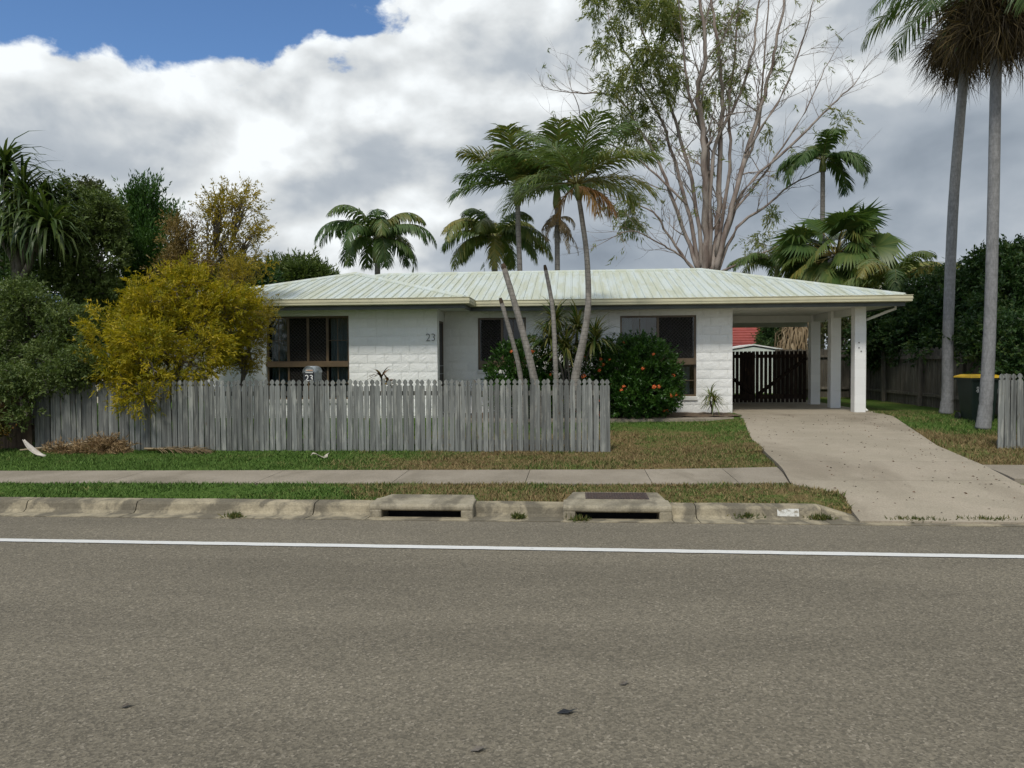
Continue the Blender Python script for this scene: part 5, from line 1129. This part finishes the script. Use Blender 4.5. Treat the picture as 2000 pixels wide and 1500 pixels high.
def bin_():
    p = PZ(1926, 828, .3); x, y, z = p.x, p.y+.35, .31; root = empty('wheelie_bin', (x, y, z), 'dark green wheelie bin with yellow lid beside the tall palm', 'bin'); mb = MB(); h = .93
    vs = [(x+sx*(.21 if t == 0 else .285), y+sy*(.24 if t == 0 else .33), z+t*h) for t in (0, 1) for sx, sy in ((-1, -1), (1, -1), (1, 1), (-1, 1))]; mb.add(vs, [(3, 2, 1, 0), (4, 5, 6, 7)]+[(i, (i+1) % 4, 4+(i+1) % 4, 4+i) for i in range(4)]); o = mb.build('body', bin_m, root); bv = o.modifiers.new('b', 'BEVEL'); bv.width = .03; bv.segments = 3
    mb = MB(); mb.box(x-.31, x+.31, y-.355, y+.355, z+h-.04, z+h+.005); mb.build('rim', bin_m, root)
    mb = MB(); vs = [(x+sx*a, y+sy*b, z+h+zz) for a, b, zz in ((.32, .37, .007), (.31, .36, .035), (.22, .25, .075)) for sx, sy in ((-1, -1), (1, -1), (1, 1), (-1, 1))]; mb.add(vs, [(3, 2, 1, 0), (8, 9, 10, 11)]+[(k*4+i, k*4+(i+1) % 4, k*4+4+(i+1) % 4, k*4+4+i) for k in (0, 1) for i in range(4)]); mb.build('lid', lid_m, root)
    for s in (-1, 1): o = MB().tube([(x+s*.25, y+.26, z+.1), (x+s*.29, y+.26, z+.1)], .1, 14).build('wheel', black_m, root)
    MB().tube([(x-.26, y+.38, z+h+.01), (x+.26, y+.38, z+h+.01)], .018, 8).build('handle', bin_m, root)
    mb = MB(); yy = y-.335; sh = lambda zz: y-.24-.09*(zz-z)/h-.004
    for k in range(2):
        zc = z+h*.78-k*.06; mb.tube([(x-.15+.018*math.cos(a), sh(zc), zc+.025*math.sin(a)) for a in np.linspace(0, 2*math.pi, 9)], .005, 4)
    mb.build('printed_emblem', white_m, root)
bin_()

def debris():
    rng = np.random.default_rng(121); c = PZ(215, 875, .2); root = empty('frond_pile', (c.x, c.y, .17), 'heap of dry brown palm fronds lying against the picket fence', 'debris')
    bl = [(c.x+dx, 12.2+dy, .2+dz_, rx, ry, rz) for dx, dy, dz_, rx, ry, rz in ((.22, 0, .06, .24, .16, .13), (0., 0, .03, .35, .18, .09), (-.35, -.05, .0, .45, .16, .045), (.3, -.1, .02, .35, .14, .07), (-.65, -.05, -.01, .35, .12, .025))]
    P, U = sprigs(bl, 900, rng, .3); put(foliage_mesh('dry_heap', P, U, rng, leaf_mat('dry_heap', [(.20, .13, .07), (.34, .23, .12), (.46, .34, .19)], .1, .9), k=14, slen=.14, L=.075, W=.012, out=.3, up=-.25, wild=.8, ang=.6), 'dry_heap', (0, 0, 0), root)
    for (xa, xb, yy, rr, nm) in ((-1.25, .3, 12.12, .02, 'stalk'), (-.9, .5, 12.25, .015, 'stalk')): MB().tube([(c.x+xa, yy, .22), (c.x+(xa+xb)/2, yy+.03, .30), (c.x+xb, yy+.05, .42 if rr > .016 else .3)], [rr*.7, rr, rr*.6], 6).build(nm, plain(nm+'_wood%d' % int(rr*1000), (.36, .30, .2), (.28, .22, .14), .8, 10), root)
    r2 = empty('fallen_frond', (PZ(340, 882, .2).x, 12.2, .18), 'long dry palm frond flat on the grass along the fence', 'debris'); a = PZ(262, 884, .22); b_ = PZ(395, 884, .22)
    frond(r2, m_dry, np.array([a.x, 12.12, .25]), 0.0, .0, b_.x-a.x, rng, tone=.3, n=60, ll=.34, lw=.02, droop=.1, ldroop=.35, vee=.25, fwd=.95); frond(r2, m_string, np.array([a.x, 12.22, .22]), 0.01, .02, (b_.x-a.x)*.9, rng, tone=.8, n=50, ll=.3, lw=.02, droop=.08, ldroop=.3, vee=.15, fwd=1.0)
    # pale curled palm sheath standing on the grass
    q = PZ(72, 892, .18); r3 = MB(); n = 8; vs = []
    for i in range(n+1):
        t = i/n; cx = q.x+.12-.34*t**.8; zz = .175+.27*t**1.6; w = .05*math.sin(math.pi*(.2+.75*t))+.008
        for j in range(5): s_ = j/4-.5; vs.append((cx+w*1.5*s_*.5, q.y+w*2*s_, zz+.05*s_*s_*4*w/.08))
    r3.add(vs, [(i*5+j, i*5+j+1, i*5+j+6, i*5+j+5) for i in range(n) for j in range(4)]); o = r3.build('palm_sheath', plain('pale_sheath', (.62, .58, .53), (.5, .46, .4), .7, 12), smooth_=True); sm = o.modifiers.new('s', 'SOLIDIFY'); sm.thickness = .006
    tag(o, 'pale curled palm sheath standing on the grass by the dry heap', 'debris')
    q = PZ(625, 893, .18); mb = MB(); rnd = random.Random(5); vs = []
    for i in range(6):
        for j in range(3): vs.append((q.x-.13+.26*i/5+rnd.uniform(-.015, .015), q.y-.06+.06*j, ground_z(q.x, q.y)+.045+.035*math.sin(i*1.1+j)+rnd.uniform(0, .012)))
    mb.add(vs, [(i*3+j, i*3+j+1, i*3+j+4, i*3+j+3) for i in range(5) for j in range(2)]); o = mb.build('crumpled_paper', plain('old_paper', (.6, .55, .46), (.25, .24, .18), .8, 9)); sm = o.modifiers.new('s', 'SOLIDIFY'); sm.thickness = .004
    tag(o, 'crumpled scrap of pale paper on the verge grass', 'litter')
    # roof dish and vent behind the ridge
    p = PY(946, 524, 22.5); r4 = empty('satellite_dish', (p.x, 22.5, 4.0), 'small grey satellite dish mounted behind the ridge', 'dish'); MB().tube([(p.x, 22.5, 3.95), (p.x, 22.5, p.z)], .015, 6).build('mast', steel_m, r4)
    mb = MB(); vs = [(p.x+.01, 22.5, p.z+.06)]
    for k, r in ((1, .07), (2, .13)): vs += [(p.x-.03*k+r*.45*math.sin(a), 22.5+r*math.cos(a)*.9, p.z+.06+r*math.sin(a)) for a in np.linspace(0, 2*math.pi, 13)[:-1]]
    mb.add(vs, [(0, 1+i, 1+(i+1) % 12) for i in range(12)]+[(1+i, 13+i, 13+(i+1) % 12, 1+(i+1) % 12) for i in range(12)]); o = mb.build('dish', steel_m, r4, True); sm = o.modifiers.new('s', 'SOLIDIFY'); sm.thickness = .004
    # garden bed of mulch at the foot of the wall
    V = []; rnd = random.Random(8); mb = MB(); nx, ny = 40, 8; vs = [(-2.4+6.05*i/nx, 16.9+.3*smooth(0, 3.8, -2.4+6.05*i/nx)+(18.49-16.9-.3*smooth(0, 3.8, -2.4+6.05*i/nx))*j/ny, .395+.03*rnd.random()) for j in range(ny+1) for i in range(nx+1)]
    mb.add(vs, [(j*(nx+1)+i, j*(nx+1)+i+1, (j+1)*(nx+1)+i+1, (j+1)*(nx+1)+i) for j in range(ny) for i in range(nx)]); tag(mb.build('garden_bed', plain('mulch', (.16, .11, .07), (.09, .065, .045), .95, 20, .02)), 'brown leaf mulch bed along the house wall', 'garden bed', kind='structure')
debris()

def small_litter():
    rng = np.random.default_rng(131)
    lm = leaf_mat('litter_leaf', [(.03, .022, .015), (.07, .04, .02), (.16, .07, .03)], 0, .9)
    P = []
    while len(P) < 420:
        y = rng.uniform(8.2, 17.8); x = rng.uniform(2.9, 8)
        if in_drive(x, y, -.05) and rng.random() < .25+.75*(x-edge_x(DRV_L, y))/(edge_x(DRV_R, y)-edge_x(DRV_L, y)): P.append((x, y, dz(y)+.006))
    P = np.array(P); D = rng.normal(size=(len(P), 3))*np.array([1, 1, .12]); V, Fc = leaf_arrays(P, D, .018+.028*rng.random(len(P)), .010+.012*rng.random(len(P)), rng, .1); V[:, 2] = np.maximum(V[:, 2], np.repeat(P[:, 2], 4)-.002)
    o = put(arr_mesh('leaf_litter', V, Fc, lm, np.repeat(rng.random(len(P)), 2)), 'leaf_litter', (0, 0, 0)); tag(o, 'scattered dry leaf litter on the driveway', 'leaf litter', kind='stuff')
    labs = ['dark curled leaf on the road before the metal covered drain', 'small dark leaf scrap on the open road', 'tiny dark leaf scrap lying alone on the road', 'narrow dark scrap near the lower road surface']
    for (px, py, s), lb in zip(((1108, 1392, .085), (1220, 1336, .04), (248, 1380, .045), (935, 1465, .06)), labs):
        q = PZ(px, py, .004); a = rng.random()*3; mb = MB(); c, s_ = math.cos(a)*.4+.8, math.sin(a)*.3; mb.add([(q.x-s*.6, q.y-.01, .006), (q.x, q.y-.022, .012), (q.x+s*.6, q.y+.012, .022), (q.x+s*.1, q.y+.02, .008), (q.x-s*.2, q.y+.016, .016)], [(0, 1, 3, 4), (1, 2, 3)]); o = mb.build('fallen_leaf', black_m if s > .08 else bark_m); tag(o, lb, 'leaf', 'fallen leaves on the road')
small_litter()

# ------------------------------------------------------------------ grass
def grass():
    rng = np.random.default_rng(141)
    def field(x0, x1, y0, y1, dens, h, name, label, test):
        n = int((x1-x0)*(y1-y0)*dens); X = rng.uniform(x0, x1, n); Y = rng.uniform(y0, y1, n); keep = np.array([test(a, b) for a, b in zip(X, Y)]); X, Y = X[keep], Y[keep]; n = len(X)
        Z = np.array([ground_z(a, b) for a, b in zip(X, Y)])-.01; q = np.array([mnoise.noise((a*1.1, b*1.1, 7)) for a, b in zip(X, Y)]); hh = h*(.5+.9*rng.random(n))*(1+.55*q); az = rng.random(n)*6.283; w = .006+.006*rng.random(n)
        lean = rng.normal(size=(n, 2))*.55; P = np.stack([X, Y, Z], 1); s_ = np.stack([np.cos(az)*w, np.sin(az)*w, np.zeros(n)], 1); T = P+np.stack([lean[:, 0]*hh, lean[:, 1]*hh, hh], 1)
        V = np.stack([P-s_, P+s_, T], 1).reshape(-1, 3); Fc = np.arange(3*n).reshape(-1, 3); o = put(arr_mesh(name, V, Fc, blade, rng.random(n)), name, (0, 0, 0)); tag(o, label, 'grass', kind='stuff')
    off = lambda x, y: not in_drive(x, y, -.03) and not (fp_front(x)+.02 < y < fp_back(x)-.02) 
    drains = lambda x, y: not ((-2.2 < x < -1.1 and y < 8.62) or (-.13 < x < 1.0 and y < 8.86))
    field(-11.5, 3.5, 8.33, 12.9, 2600, .042, 'verge_grass', 'short grass of the street verge', lambda x, y: off(x, y) and drains(x, y) and (x < 3.2 or y > 9))
    field(-9.5, 4.2, 12.9, 16.7, 900, .045, 'front_lawn_grass', 'mown grass of the front lawn', lambda x, y: off(x, y) and x > -9.4)
    field(5, 10, 10.8, 19, 1100, .055, 'side_lawn_grass', 'rough grass between the driveway and the boundary fence', lambda x, y: off(x, y) and x > edge_x(DRV_R, min(y, 18.2)))
    # tufts growing in the gutter joints
    bm_ = leaf_mat('weed_leaf', [(.05, .08, .02), (.10, .13, .03), (.2, .17, .06)], .3); 
    for px, py, wd, lb in ((455, 1010, .10, 'weedy tuft in the gutter by the kerb joint'), (540, 997, .06, 'small weed on the kerb face joint'), (1012, 1012, .07, 'weed at the edge of the metal covered drain'), (1130, 1016, .09, 'weed spilling from the drain opening'), (1212, 1000, .10, 'dry weed in the kerb joint past the drain'), (1605, 1013, .14, 'weed tuft at the foot of the driveway crossing'), (1790, 1018, .3, 'low strip of weeds along the gutter at the driveway'), (1930, 1018, .3, 'last strip of weeds along the driveway gutter'), (1460, 1010, .15, 'weeds under the painted number patch')):
        p = PZ(px, py, .01); n = int(160+500*max(0, wd-.1)); X = p.x+rng.normal(size=n)*wd*.45; Yv = p.y+rng.normal(size=n)*.03+.03; Pz = np.stack([X, Yv, np.full(n, .0)], 1); D = rng.normal(size=(n, 3))*.6+np.array([0, 0, .8]); V, Fc = leaf_arrays(Pz, D, .03+.05*rng.random(n), .008+.006*rng.random(n), rng)
        o = put(arr_mesh('weed', V-np.array([p.x, p.y, 0]), Fc, bm_, np.repeat(rng.random(n), 2)), 'weed', (p.x, p.y, 0)); tag(o, lb, 'weed', 'weeds in the gutter', kind='stuff' if wd > .12 else None)
grass()
